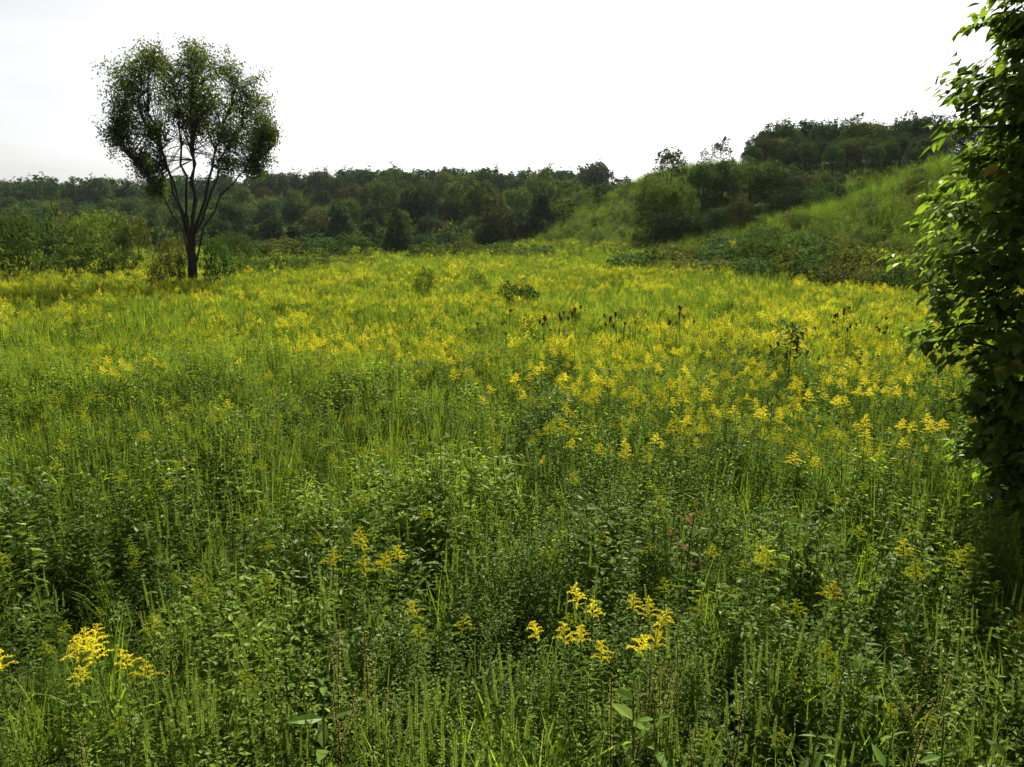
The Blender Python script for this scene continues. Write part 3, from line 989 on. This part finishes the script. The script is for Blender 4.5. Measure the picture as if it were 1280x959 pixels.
broad_plant(1100, 935, .9, 'low broad-leaved plant at the bottom below the bright tussock', .13, .04, 5)
broad_plant(1186, 925, .95, 'upright pale-leaved plant in the bottom corner near the big-leaved tree', .12, .035, 5)
broad_plant(1005, 928, .9, 'small plant with long leaf below the budding goldenrod', .12, .03, 4)
broad_plant(858, 650, 1.05, 'withering plant with red-brown leaves amid the dark weeds', .15, .05, 8, True)
broad_plant(835, 655, .95, 'smaller withering plant with drooping brown leaves', .13, .045, 7, True)

# ------------------------------------------------------------------ trees and shrubs
def crown(lobes, n, leaf, w=.62, up=.45, inner=.22, jit=.10):
    """leaves through a set of ellipsoid lobes (cx,cy,cz,rx,ry,rz): clumped, thin inside, ragged outside"""
    g = Geo()
    lobes = np.asarray(lobes, float)
    vol = np.prod(lobes[:, 3:], 1) ** (2 / 3)
    li = rng.choice(len(lobes), n, p=vol / vol.sum())
    d = rand_dir(n)
    d[:, 2] = np.where(d[:, 2] < -.35, -d[:, 2] * rng.uniform(-.6, 1, n), d[:, 2])
    d = unit(d)
    r = np.where(rng.uniform(0, 1, n) < inner, rng.uniform(.25, .8, n), 1 - np.abs(rng.normal(0, jit, n)) + np.abs(rng.normal(0, .035, n)))
    # sub-clumps: pull the points toward a limited number of twig ends
    ncl = max(8, n // 26)
    cl_l = rng.choice(len(lobes), ncl, p=vol / vol.sum())
    P = lobes[li, :3] + d * r[:, None] * lobes[li, 3:]
    dc = rand_dir(ncl); dc[:, 2] = np.abs(dc[:, 2]) * .9 - .15; dc = unit(dc)
    C = lobes[cl_l, :3] + dc * lobes[cl_l, 3:] * rng.uniform(.8, 1.04, ncl)[:, None]
    half = n // 2
    ci = rng.integers(0, ncl, half)
    cs = (lobes[cl_l, 3:].mean(1) * .17)[ci]
    P[:half] = C[ci] + rng.normal(0, 1, (half, 3)) * cs[:, None] * np.array([1, 1, .75])
    d[:half] = unit(dc[ci] + rng.normal(0, .5, (half, 3)))
    # drop what is buried in another lobe
    bury = np.zeros(n)
    for k in range(len(lobes)):
        q = np.linalg.norm((P - lobes[k, :3]) / lobes[k, 3:], axis=1)
        bury = np.maximum(bury, (q < .72) * (1 - q))
    keep = rng.uniform(0, 1, n) > bury * 1.1
    P, d = P[keep], d[keep]
    P = P[P[:, 2] > .02]; d = d[:len(P)]
    n = len(P)
    N = unit(d * .8 + rng.normal(0, .55, (n, 3)) + np.array([0, 0, up]))
    D = unit(np.cross(N, rand_dir(n)))
    D[:, 2] -= .25
    s = leaf * rng.uniform(.6, 1.35, n)
    flakes(g, P - D * s[:, None] * .5, D, N, s, s * w, 0, .15)
    return g

def lobes_for(h, w, base=.12, n=9, top=.8):
    """lobes of a rounded tree h tall and w wide whose crown starts at base*h; the lower half stays full"""
    cz, rz = h * (base + 1) / 2, h * (1 - base) / 2
    out = [(0, 0, cz, w * .34, w * .34, rz * .78)]
    for k in range(n):
        a = k * 2.4 + rng.normal(0, .3)
        v = -0.9 + 1.75 * (k + .5) / n + rng.normal(0, .08)
        rr = math.sqrt(max(.05, 1 - min(max(v, 0), .95) ** 2)) * .62 * (1 + .12 * min(v, 0))
        s = rng.uniform(.27, .42)
        out.append((math.cos(a) * w / 2 * rr, math.sin(a) * w / 2 * rr, cz + rz * v * .76, w / 2 * s * 1.2, w / 2 * s * 1.2, rz * s * rng.uniform(.75, 1.05)))
    for k in range(7):
        a, v = rng.uniform(0, 6.28), rng.uniform(.15, 1.0)
        rr, s = math.sqrt(max(.03, 1 - min(v, .97) ** 2)) * .92, rng.uniform(.11, .2)
        out.append((math.cos(a) * w / 2 * rr, math.sin(a) * w / 2 * rr, cz + rz * v * .98, w / 2 * s, w / 2 * s, rz * s * 1.3))
    return out

def limb_geo(h, w, base, r0, n=7):
    g = Geo()
    u = np.linspace(0, 1, 7)
    lean = rng.normal(0, .04, 2) * h
    pts = np.stack([lean[0] * u ** 2, lean[1] * u ** 2, h * .85 * u - .1], 1)
    tube(g, pts, r0 * (1.25 - u * 1.05), 7)
    for k in range(n):
        t = base + .1 + (.75 - base) * k / n
        p0 = along(pts, np.array([min(t, .95)]))[0]
        a = k * 2.4
        l = w * .42 * (1 - .4 * t)
        v = np.linspace(0, 1, 5)
        c = p0 + np.stack([np.cos(a) * l * v, np.sin(a) * l * v, l * (.75 * v + .2 * v ** 2)], 1)
        tube(g, c, r0 * .42 * (1 - .85 * v), 5)
    return g

def tree_proto(h, w, base, n_leaf, leaf, mat, r0=None, bark='bark', nl=9, cone=False):
    lb = lobes_for(h, w, base, nl)
    if cone:
        lb = [(0, 0, h * (.1 + .8 * t), w * .5 * (1.02 - t) + .15, w * .5 * (1.02 - t) + .15, h * .12) for t in np.linspace(.05, .97, 8)]
    return dict(trunk=limb_geo(h, w, base, r0 or h * .018).mesh('trunk', [M[bark]], True), crown=crown(lb, n_leaf, leaf).mesh('crown', [mat]))

def place_tree(name, proto, x, y, s, label, cat, group, sxy=1.0, sink=.05):
    t = empty(name, (x, y, float(ground(x, y)) - sink), rng.uniform(0, 6.28))
    t.scale = (s * sxy, s * sxy, s)
    tag(t, label, cat, group)
    for part, me in proto.items():
        o = link(bpy.data.objects.new(part, me), t)
        if part in ('crown', 'foliage'): o['kind'] = 'stuff'
    return t

# unit trees 10 m tall
far_protos = []
for k in range(9):
    far_protos.append(tree_proto(10, (4.0, 5.2, 6.4)[k % 3] * rng.uniform(.92, 1.08), rng.uniform(-.02, .05), 6500, .36, FOREST[k % 6], nl=int(rng.integers(20, 30))))
cone_proto = tree_proto(10, 4.6, .02, 4200, .34, FOREST[1], cone=True)
WORDS = ['deep green', 'very dark green', 'mid green', 'bluish green', 'yellowish green', 'brownish green', 'deep green', 'very dark green', 'mid green']

# --- the wood across the back
def ordinal(n):
    return ['first', 'second', 'third', 'fourth', 'fifth', 'sixth', 'seventh', 'eighth', 'ninth', 'tenth', 'eleventh', 'twelfth', 'thirteenth', 'fourteenth', 'fifteenth', 'sixteenth', 'seventeenth', 'eighteenth', 'nineteenth', 'twentieth',
            'twenty-first', 'twenty-second', 'twenty-third', 'twenty-fourth', 'twenty-fifth', 'twenty-sixth', 'twenty-seventh', 'twenty-eighth', 'twenty-ninth', 'thirtieth'][n]
# rows: distance, pixel of the tops along the row (left to right), spacing in px
SKY_X = [-60, 40, 120, 200, 300, 380, 420, 520, 560, 650, 700, 740, 775, 830]
SKY_Y = [253, 254, 249, 243, 234, 230, 228, 224, 220, 217, 220, 226, 236, 250]
rows = [(95, 34, 32, 'front row of the wood', 700), (114, 20, 34, 'second row of the wood', 730), (140, 8, 32, 'third row of the wood', 770), (170, 0, 30, 'skyline row of the wood', 785)]
woods = 0
for ri, (yd, drop, sp, rw, xend) in enumerate(rows):
    px = -50 + rng.uniform(0, 20)
    cnt = 0
    while px < xend:
        y = yd + rng.normal(0, yd * .04)
        top = np.interp(px, SKY_X, SKY_Y) + drop + rng.normal(0, 8 if ri else 10)
        x, z = at_y(px, top, y)
        gz = float(ground(x, y))
        k = int(rng.integers(0, 9))
        h = float(np.clip(z - gz, 3.0, 17))
        word = WORDS[k]
        if z - gz > 2.2 and (y > 106 or ground(x, y) - 9.5 * sstep(85, 210, y) < 3.0):
            place_tree('forest_tree', far_protos[k], x, y, h / 10, '%s tree, %s from the left in the %s' % (word, ordinal(min(cnt, 29)), rw), 'tree', 'trees of the wood behind the meadow', float(np.clip(rng.uniform(.85, 1.2) * sp * 1.5 / F_PX * y / (.55 * h), .75, 1.3)))
            cnt += 1
        px += sp * rng.uniform(.75, 1.25)
x, z = at_y(495, 252, 76)
place_tree('forest_tree', cone_proto, x, 76, (z - float(ground(x, 76))) / 10, 'dark conical evergreen at the front edge of the wood', 'tree', 'trees of the wood behind the meadow', 1.3)
# the wood behind, out of reach of counting
ys = rng.uniform(182, 330, 900); xs = rng.uniform(-.85, .11, 900) * ys
src = [Geo().merge(crown(lobes_for(10, 7.5, .05, 10), 1500, .6)).mesh('woods', [FOREST[k]]) for k in range(4)]
mass('woods', 'unbroken woodland carrying on behind the visible rows of trees', 'woods', src, on_ground(xs, ys), rng.integers(0, 4, 900), rng.uniform(.65, .85, 900), .03)

n = 2600
xs, ys = rng.uniform(-150, 45, n), rng.uniform(90, 185, n)
k_ = (np.abs(xs + 5) < .70 * ys + 12) & ((ground(xs, ys) < 5.5) | (ys > 104)) & (xs < .13 * ys)
xs, ys = xs[k_], ys[k_]
src = [Geo().merge(crown(lobes_for(2.4, 3.4, 0, 8), 800, .26)).mesh('wood_undergrowth', [FOREST[k]]) for k in range(5)]
mass('wood_undergrowth', 'tangled undergrowth between the trees of the wood', 'undergrowth', src, on_ground(xs, ys), rng.integers(0, 5, len(xs)), rng.uniform(.6, 1.3, len(xs)), .05)

# --- shrubs: models 2 m tall
def shrub_proto(w, n, leaf, mat, nl=8):
    lb = lobes_for(2, w, .0, nl)
    st = Geo()
    for k in range(6):
        a = k * 1.05 + rng.normal(0, .2); u = np.linspace(0, 1, 5); l = rng.uniform(1.2, 1.7)
        tube(st, np.stack([np.cos(a) * u * w * .28, np.sin(a) * u * w * .28, u * l - .05], 1), .022 * (1.1 - u), 5)
    return dict(stem=st.mesh('stem', [M['bark']], True), foliage=crown(lb, n, leaf, up=.6).mesh('foliage', [mat]))
SH = {'dark green': [shrub_proto(2.4, 3000, .11, M['shrub_dark']) for _ in range(2)], 'olive': [shrub_proto(2.5, 3000, .11, M['shrub_olive']) for _ in range(2)], 'pale green': [shrub_proto(2.3, 2600, .11, M['shrub_light']) for _ in range(2)], 'mid green': [shrub_proto(2.6, 3000, .11, FOREST[2]) for _ in range(2)]}
def shrub(px, py_top, y, width_px, word, label, group, name='shrub', cat='shrub'):
    x, z = at_y(px, py_top, y)
    h = max(.5, z - float(ground(x, y)))
    w = width_px / F_PX * y
    p = SH[word][int(rng.integers(0, 2))]
    t = place_tree(name, p, x, y, h / 2, label, cat, group)
    t.scale = (w / 2.4, w / 2.4, h / 2)
    return t
# thicket in front of the wood
LEFT = [(6, 262, 37, 80, 'mid green', 'mid green tree cut by the left edge of the view'),
        (34, 256, 42, 74, 'dark green', 'dark round tree beside the tree cut by the left edge'),
        (72, 258, 60, 52, 'olive', 'brownish tree behind the dark round tree'),
        (105, 255, 50, 46, 'pale green', 'narrow yellow-green tree with pointed top left of the tall elm'),
        (143, 256, 54, 48, 'pale green', 'broad yellow-green tree next to the tall elm'),
        (165, 262, 54, 44, 'olive', 'olive tree half behind the tall elm'),
        (110, 298, 40, 72, 'mid green', 'spreading mid green shrub in front of the yellow-green trees'),
        (150, 312, 41, 50, 'mid green', 'low shrub between the spreading shrub and the elm'),
        (75, 318, 42, 50, 'mid green', 'low green shrub beneath the dark round tree'),
        (205, 308, 33.0, 50, 'olive', 'olive shrub close on the left of the elm trunk'),
        (268, 288, 33.6, 42, 'dark green', 'dark shrub close on the right of the elm trunk'),
        (292, 288, 50, 46, 'mid green', 'rounded shrub behind the dark shrub by the elm'),
        (215, 290, 46, 44, 'olive', 'brownish shrub behind the elm trunk'),
        (310, 318, 42, 56, 'mid green', 'low shrub right of the elm at the meadow edge'),
        (345, 316, 44, 60, 'mid green', 'second low shrub right of the elm at the meadow edge'),
        (385, 318, 48, 56, 'mid green', 'third low shrub along the meadow edge'),
        (420, 320, 50, 46, 'olive', 'fourth low shrub along the meadow edge, olive'),
        (455, 318, 54, 50, 'olive', 'fifth low shrub along the meadow edge, olive'),
        (300, 296, 62, 60, 'dark green', 'dark shrub at the foot of the wood right of the elm'),
        (350, 294, 64, 60, 'olive', 'olive shrub at the foot of the wood'),
        (400, 292, 66, 66, 'dark green', 'broad dark shrub at the foot of the wood'),
        (445, 290, 68, 60, 'mid green', 'green shrub at the foot of the wood left of the conical evergreen'),
        (535, 300, 68, 54, 'mid green', 'green shrub right of the conical evergreen'),
        (580, 296, 70, 50, 'olive', 'olive shrub at the foot of the wood near the slope'),
        (630, 300, 70, 50, 'mid green', 'green shrub where the wood meets the slope'),
        (670, 306, 66, 60, 'dark green', 'dark low shrub at the foot of the grassy slope')]
for px, py, y, w, word, lab in LEFT:
    tr = 'tree' in lab.split(' cut')[0].split(' beside')[0].split(' behind')[0].split(' with')[0].split(' next')[0].split(' half')[0]
    shrub(px, py, y, w, word, lab, 'shrubs and small trees before the wood', 'small_tree' if tr else 'shrub', 'tree' if tr else 'shrub')
# shrubs in the open meadow
shrub(647, 348, 27, 52, 'dark green', 'small round dark bush alone in the golden meadow', 'bushes in the open meadow')
shrub(530, 333, 31, 36, 'pale green', 'pale green shrub in the far meadow', 'bushes in the open meadow')
shrub(600, 336, 32, 38, 'pale green', 'second pale green shrub in the far meadow, nearer the dark bush', 'bushes in the open meadow')
shrub(790, 310, 46, 70, 'dark green', 'wide dark shrub at the foot of the slope', 'bushes in the open meadow')
# belt of scrub along the foot of the near spur
belt = [(840, 300, 47), (870, 302, 45), (895, 304, 44), (925, 300, 42), (950, 292, 41), (975, 296, 40), (1000, 300, 39), (1030, 298, 37), (1060, 304, 35), (1085, 302, 34), (1110, 308, 33), (1135, 310, 32), (860, 318, 42), (905, 320, 40), (945, 318, 38), (985, 320, 36), (1015, 322, 35), (1050, 322, 33), (1090, 325, 31.5), (1120, 330, 30), (1010, 286, 42), (1045, 288, 40), (960, 280, 45), (905, 290, 48)]
for n, (px, py, y) in enumerate(sorted(belt)):
    word = ['dark green', 'olive', 'mid green', 'dark green', 'olive'][int(rng.integers(0, 5))]
    shrub(px, py + rng.normal(0, 2), y, rng.uniform(48, 74), word, '%s shrub, %s from the left in the scrub below the near slope' % (word, ordinal(n)), 'scrub along the foot of the near slope')
# gully trees and the hilltop wood
mid_protos = [tree_proto(10, rng.uniform(6.0, 8.0), rng.uniform(-.03, .02), 9000, .34, FOREST[k % 6], nl=int(rng.integers(22, 32))) for k in range(6)]
sparse = [tree_proto(10, 5.6, .22, 2300, .42, FOREST[0], r0=.10, bark='bark', nl=9), tree_proto(10, 5.0, .25, 1500, .36, FOREST[5], r0=.09, bark='bark_pale', nl=6)]
GULLY = [(822, 222, 66, 78, 4), (850, 226, 68, 60, 2), (880, 203, 74, 60, 0), (905, 198, 76, 56, 3), (940, 200, 74, 66, 2), (975, 204, 72, 74, 0), (1010, 212, 70, 74, 5), (1040, 224, 66, 66, 1), (1070, 226, 66, 60, 2), (1100, 214, 66, 62, 4), (1130, 206, 66, 62, 4), (1160, 200, 64, 60, 2), (835, 262, 58, 60, 1), (870, 268, 58, 54, 0), (905, 262, 60, 60, 1), (950, 258, 60, 66, 3), (985, 262, 58, 60, 1), (1020, 252, 60, 60, 0), (895, 282, 55, 40, 3), (925, 280, 54, 40, 5)]
for n, (px, py, y, w, k) in enumerate(sorted(GULLY)):
    x, z = at_y(px, py, y)
    h = z - float(ground(x, y))
    t = place_tree('gully_tree', mid_protos[k], x, y, max(h, 2.5) / 10, '%s tree, %s from the left in the gully between the slopes' % (WORDS[k], ordinal(n)), 'tree', 'trees in the gully')
    ww = w / F_PX * y / 8.5
    t.scale = (ww, ww, max(h, 2.5) / 10)
FACE = [(940 + 17 * k, 188 - k * 1.0 + (k * 7 % 5) * 5, 84 + (k % 3) * 3, 32, (k * 5) % 6) for k in range(15)] + [(962 + 18 * k, [158, 150, 154, 147, 152, 156, 149, 153, 158, 147, 141, 146][k], 98 + k % 3, 36, (1, 0, 1, 3)[k % 4]) for k in range(12)]
TOP = [(950, 165, 94, 40, 1), (968, 156, 97, 44, 1), (985, 152, 95, 46, 0), (1010, 152, 98, 48, 1), (1030, 150, 95, 46, 3), (1052, 150, 99, 48, 1), (1075, 147, 96, 48, 2), (1095, 150, 98, 46, 4), (1118, 158, 95, 46, 1), (1140, 150, 97, 46, 0), (1160, 140, 96, 48, 3), (1185, 145, 95, 50, 1), (1000, 172, 90, 50, 1), (1060, 172, 90, 52, 0), (1110, 176, 90, 50, 1), (1160, 172, 88, 50, 1), (1220, 150, 95, 60, 0), (1260, 150, 95, 60, 2)]
TOP = [(n, *t, 'crest of the wooded hilltop') for n, t in enumerate(sorted(TOP))] + [(n, *t, 'front row of the wooded hilltop') for n, t in enumerate(sorted(FACE[:15]))] + [(n, *t, 'back row of the wooded hilltop') for n, t in enumerate(sorted(FACE[15:]))]
for n, px, py, y, w, k, row in TOP:
    x, z = at_y(px, py, y)
    h = max(z - float(ground(x, y)), 3.0)
    t = place_tree('hilltop_tree', mid_protos[k], x, y, h / 10, '%s tree, %s from the left on the %s' % (WORDS[k], ordinal(n), row), 'tree', 'trees of the hilltop wood')
    ww = w * .95 / F_PX * y / 7.5
    t.scale = (ww, ww, h / 10)
for px, py, y, w, k, lab in [(840, 184, 82, 34, 0, 'thin upright tree with open crown on the hill skyline'), (903, 172, 84, 32, 1, 'nearly bare pale tree on the hill skyline'), (880, 192, 92, 12, 1, 'tiny bare sapling between the two thin skyline trees')]:
    x, z = at_y(px, py, y)
    h = max(z - float(ground(x, y)), 2.0)
    t = place_tree('thin_tree', sparse[k], x, y, h / 10, lab, 'tree', 'thin trees on the skyline')
    ww = w / F_PX * y / 5
    t.scale = (ww, ww, h / 10)
# scrub dotted over the open slopes
n = 0
while n < 95:
    x, y = rng.uniform(2, 46), rng.uniform(34, 96)
    z = float(ground(x, y))
    px, py = to_px(x, y, z)
    if z < 1.5 or px > 1150 or px < 650 or (840 < px < 1180 and py < 300 and y > 56): continue
    word = ['dark green', 'olive', 'mid green', 'olive'][int(rng.integers(0, 4))]
    p = SH[word][int(rng.integers(0, 2))]
    s = rng.uniform(.2, .5)
    t = place_tree('slope_shrub', p, x, y, s, '%s %s shrub on the %s slope %s' % ('low' if s < .55 else 'larger', word, 'near grassy' if y < 56 else 'far grassy', 'low down' if z < 4 else 'half way up' if z < 8 else 'high up'), 'shrub', 'shrubs dotted over the grassy slopes')
    t.scale = (s * 1.5, s * 1.5, s)
    n += 1

# --- sapling in the golden band
x, z = at_y(990, 404, 12.5)
g1, g2 = Geo(), Geo()
h = z
tube(g1, stem_curve(h, .03), np.linspace(.012, .004, 7), 5)
P = np.stack([rng.normal(0, .13, 150), rng.normal(0, .13, 150), h * rng.uniform(.66, 1.0, 150)], 1)
D = rand_dir(150); D[:, 2] *= .5
leaves(g2, P, D, rand_dir(150) * .5 + np.array([0, 0, 1.]), rng.uniform(.07, .11, 150), rng.uniform(.05, .07, 150), .35, 0, OVATE_T)
t = empty('sapling', (x, 12.5, float(ground(x, 12.5))))
tag(t, 'dark leafy sapling standing out of the golden band', 'sapling')
g1.obj('trunk', [M['bark']], t); o = g2.obj('foliage', [M['shrub_dark']], t); o['kind'] = 'stuff'

# --- thin mast far beyond the slope
yp = 165.0
x, z = at_y(783, 219, yp)
gz = float(ground(x, yp))
t = empty('utility_pole', (x, yp, gz))
tag(t, 'thin grey pole with crossarms on the skyline beyond the slope', 'pole')
g = Geo(); tube(g, [[0, 0, -.2], [0, 0, (z - gz) * .5], [0, 0, z - gz]], [.16, .13, .10], 8); g.obj('pole', [M['pole']], t)
for dz, w in ((.5, 1.1), (1.6, .8)):
    g = Geo(); tube(g, [[-w, 0.12, z - gz - dz], [0, .12, z - gz - dz], [w, .12, z - gz - dz]], .07, 6); g.obj('crossarm', [M['pole']], t)

# --- the tall elm with the fan of limbs
YE = 34.0
xe, _ = at_y(240, 345, YE)
ge = float(ground(xe, YE))
K = YE / F_PX
def E(px, py, dy=0.0):
    x, z = at_y(px, py, YE)
    return np.array([x - xe, dy, z - ge])
elm = empty('elm_tree', (xe, YE, ge))
tag(elm, 'tall lone tree with a fan of slender limbs and heart-topped crown', 'tree')
g = Geo()
tp = np.array([[0, 0, -.15], [0, 0, .35], [.02, 0, .9], [.05, .02, 1.5], [.08, .02, 2.0]])
tube(g, tp, [.34, .24, .20, .19, .16], 12)
tube(g, np.array([[.08, .02, 1.99], [.09, .02, 2.15], [.1, .02, 2.3]]), [.158, .1, .01], 12)
g.obj('trunk', [M['bark']], elm, True)
LIMBS = [([(238, 318), (224, 262), (196, 190), (165, 130), (150, 90)], 0.4, .13), ([(239, 312), (228, 255), (208, 185), (188, 120), (180, 70)], -.6, .14), ([(240, 305), (231, 235), (222, 165), (214, 105), (210, 70)], .3, .13),
         ([(243, 300), (243, 235), (243, 165), (246, 110), (250, 65)], -.3, .13), ([(246, 308), (256, 240), (268, 170), (285, 120), (292, 80)], .6, .13), ([(248, 316), (262, 250), (286, 185), (310, 140), (325, 105)], -.2, .12),
         ([(250, 300), (280, 235), (310, 200), (335, 175), (345, 160)], .9, .08), ([(236, 300), (205, 240), (180, 205), (166, 185), (158, 165)], -1.0, .07), ([(242, 310), (236, 240), (230, 180), (232, 120), (232, 90)], 1.2, .10), ([(246, 305), (250, 240), (256, 180), (262, 130), (268, 90)], -1.2, .10)]
limb_pts = []
for pl, dy, r in LIMBS:
    C = np.array([E(a, b, dy * k / (len(pl) - 1) * 1.7) for k, (a, b) in enumerate(pl)])
    C = along(C, np.linspace(0, 1, 14)) * np.array([.93, .93, .97]) + np.concatenate([[[0, 0, 0]], rng.normal(0, .065, (13, 3))])
    C[0] = (C[0, 0] * .25, 0, 1.15)
    C[1, 0] *= .75
    limb_pts.append(C)
    g = Geo(); tube(g, C, r * .5 * np.linspace(1.1, .12, 14), 7); g.obj('limb', [M['bark']], elm, True)
# crown outline in world terms: lobes round the limb ends
EL = [(160, 95, 0, 26, 34), (180, 72, .6, 24, 26), (200, 80, -.7, 20, 26), (146, 130, .3, 20, 34), (143, 172, -.3, 16, 28), (160, 195, .8, 17, 20), (182, 115, 1.4, 30, 34), (180, 112, -1.5, 30, 32),
      (242, 70, .2, 20, 22), (256, 82, -.5, 24, 26), (240, 110, 1.2, 30, 28), (238, 112, -1.3, 28, 26), (288, 86, 0, 24, 26), (314, 112, .5, 26, 32), (288, 125, 1.3, 30, 32), (285, 128, -1.4, 30, 32),
      (330, 150, 0, 22, 30), (308, 175, 1.0, 26, 26), (306, 172, -1.1, 24, 26), (328, 192, .2, 18, 20), (295, 208, -.4, 22, 10), (176, 212, .4, 18, 14), (192, 235, .2, 10, 10), (168, 155, -1.1, 22, 28), (340, 165, .3, 14, 18), (320, 212, .4, 16, 9),
      (215, 140, .4, 22, 24), (262, 142, -.3, 24, 24), (200, 165, -.6, 18, 20), (280, 170, .6, 20, 18), (238, 150, .9, 20, 16)]
lob = []
for px, py, dy, rx, rz in EL:
    c = E(px, py, dy * 1.3)
    c = c * np.array([.93, .93, 1.0])
    lob.append((*c, rx * K * .98, rx * K * .98, rz * K * .98))
lob = np.array(lob)
tw = Geo(); tips = []
allp = np.concatenate([c[6:] for c in limb_pts])
for k in range(1700):
    L_ = lob[rng.integers(0, len(lob))]
    d = rand_dir(1)[0]
    tip = L_[:3] + d * L_[3:] * rng.uniform(.2, 1.0)
    a = allp[np.argsort(np.linalg.norm((allp - tip) * [1, 1, 1.0] + [0, 0, 1.0], axis=1))[int(rng.integers(0, 10))]]
    u = np.linspace(0, 1, 5)[:, None]
    c = a + (tip - a) * u + np.array([0, 0, .12]) * np.sin(u * math.pi) + rng.normal(0, .03, (5, 3)) * u
    tube(tw, c, np.linspace(.016, .004, 5), 3)
    tips.append(tip)
o = tw.obj('twig', [M['bark']], elm); o['kind'] = 'stuff'
tips = np.array(tips)
g = Geo()
P = []
for tip in tips:
    m = int(rng.integers(11, 28))
    P.append(tip + np.clip(rng.normal(0, 1, (m, 3)), -1.6, 1.6) * np.array([.20, .20, .16]) * rng.uniform(.7, 1.3))
P = np.concatenate(P)
n = len(P)
N = unit(rng.normal(0, .8, (n, 3)) + np.array([0, 0, .6]))
D = unit(np.cross(N, rand_dir(n))); D[:, 2] -= .4
flakes(g, P, D, N, rng.uniform(.08, .135, n), rng.uniform(.05, .078, n), 0, .15)
o = g.obj('crown', [M['tree_hero']], elm); o['kind'] = 'stuff'

# --- the big-leaved tree close by on the right
YT = 6.6
xt, _ = at_y(1316, 480, YT)
near = empty('broadleaf_tree', (xt, YT, float(ground(xt, YT))))
tag(near, 'dark big-leaved tree close by, cut by the right edge of the view', 'tree')
g = Geo()
u = np.linspace(0, 1, 9)
tpts = np.stack([.12 * u ** 2, .1 * u, 5.6 * u - .1], 1)
tube(g, tpts, .085 * (1.2 - u), 9); g.obj('trunk', [M['bark']], near, True)
def outline(z):
    """how far the crown reaches from the trunk at height z"""
    return np.interp(z, [.5, 1.3, 1.7, 1.97, 2.37, 2.9, 3.3, 3.9, 4.2, 4.67, 5.2, 5.7], [.35, .6, .80, 1.1, 1.27, 1.30, 1.12, 1.05, .97, .88, .72, .35])
LP, LD, LN, LS = [], [], [], []
for k in range(215):
    z0 = .45 + 4.9 * ((k + .5) / 215) ** .85
    a = k * 2.4 + rng.normal(0, .25)
    zt = z0 + rng.uniform(.0, .6)
    l = float(outline(min(zt, 5.5))) * rng.uniform(.62, .98)
    v = np.linspace(0, 1, 7)
    c = along(tpts, np.array([(z0 + .1) / 5.6]))[0] + np.stack([np.cos(a) * l * v, np.sin(a) * l * v, (zt - z0) * v + .15 * l * np.sin(v * 3.14)], 1)
    b = Geo(); tube(b, c, np.linspace(.022, .004, 7), 5); b.obj('branch', [M['bark']], near, True)
    nt_ = 16
    for q in range(nt_):
        s0 = along(c, np.array([.28 + .72 * (q + .5) / nt_]))[0]
        ta = a + rng.choice([-1, 1]) * rng.uniform(.2, 1.2)
        tl = rng.uniform(.12, .34)
        m = int(rng.integers(5, 10))
        w = np.linspace(.15, 1, m)[:, None]
        T3 = s0 + np.array([math.cos(ta), math.sin(ta), rng.uniform(-.8, .8)]) * tl * w
        az = ta + np.where(np.arange(m) % 2, 1, -1) * rng.uniform(.4, 1.2, m)
        D = np.stack([np.cos(az), np.sin(az), rng.uniform(-.9, .2, m)], 1)
        LP.append(T3); LD.append(D); LN.append(np.array([[math.cos(a) * .5, math.sin(a) * .5, 1.]]) + rng.normal(0, .35, (m, 3))); LS.append(rng.uniform(.06, .125, m))
LP, LD, LN, LS = np.concatenate(LP), np.concatenate(LD), np.concatenate(LN), np.concatenate(LS)
WP = LP + np.array([xt, YT, float(ground(xt, YT))])
px, py = to_px(WP[:, 0], WP[:, 1], WP[:, 2])
vis = (px < 1285) & (py > -10)
score = np.where(vis, WP[:, 1] * 1.0 + (px - 1130) * .002, 99)
sel = np.argsort(score)[:300]
sel_mask = np.zeros(len(LP), bool); sel_mask[sel] = True
g = Geo(); r_ = ~sel_mask
leaves(g, LP[r_], LD[r_], LN[r_], LS[r_], LS[r_] * .68, .25, 0, OVATE_T)
o = g.obj('foliage', [M['tree_near']], near); o['kind'] = 'stuff'
lm = []
for d in (.1, .22, .35):
    for mt in ('tree_near', 'tree_near', 'tree_near', 'tree_near_yellow'):
        g = Geo(); leaves(g, [[0, 0, 0]], [[1, 0, 0]], [[0, 0, 1.]], 1, .68, d, 0, OVATE_T); lm.append((g.mesh('leaf', [M[mt]]), mt))
from mathutils import Matrix
for i in sel:
    D = unit(LD[i]); S = unit(np.cross(D, LN[i])); N = np.cross(S, D)
    yellow = rng.uniform() < .05
    k = int(rng.integers(0, 3)) * 4 + (3 if yellow else int(rng.integers(0, 3)))
    o = link(bpy.data.objects.new('leaf', lm[k][0]), near)
    mt = Matrix(((D[0], -S[0], N[0], 0), (D[1], -S[1], N[1], 0), (D[2], -S[2], N[2], 0), (0, 0, 0, 1)))
    o.matrix_local = Matrix.Translation(LP[i]) @ mt @ Matrix.Scale(float(LS[i]), 4)
    if yellow: o['label'] = 'leaf turning yellow'

# --- summer haze over the whole valley
bpy_box = Geo()
V = np.array([[x, y, z] for z in (-3.0, 46.0) for y in (-220.0, 2250.0) for x in (-1550.0, 1550.0)])
bpy_box.add(V, [[0, 2, 3, 1], [4, 5, 7, 6], [0, 1, 5, 4], [2, 6, 7, 3], [0, 4, 6, 2], [1, 3, 7, 5]])
hm, nt = new_mat('haze')
pv = nt.nodes.new('ShaderNodeVolumePrincipled')
pv.inputs['Color'].default_value = (.86, .92, 1, 1)
pv.inputs['Density'].default_value = .00008
pv.inputs['Anisotropy'].default_value = .2
nt.links.new(pv.outputs[0], nt.nodes.new('ShaderNodeOutputMaterial').inputs['Volume'])
hz = bpy_box.obj('haze', [hm])
tag(hz, 'thin summer haze over the meadow and the far wood', kind='stuff')
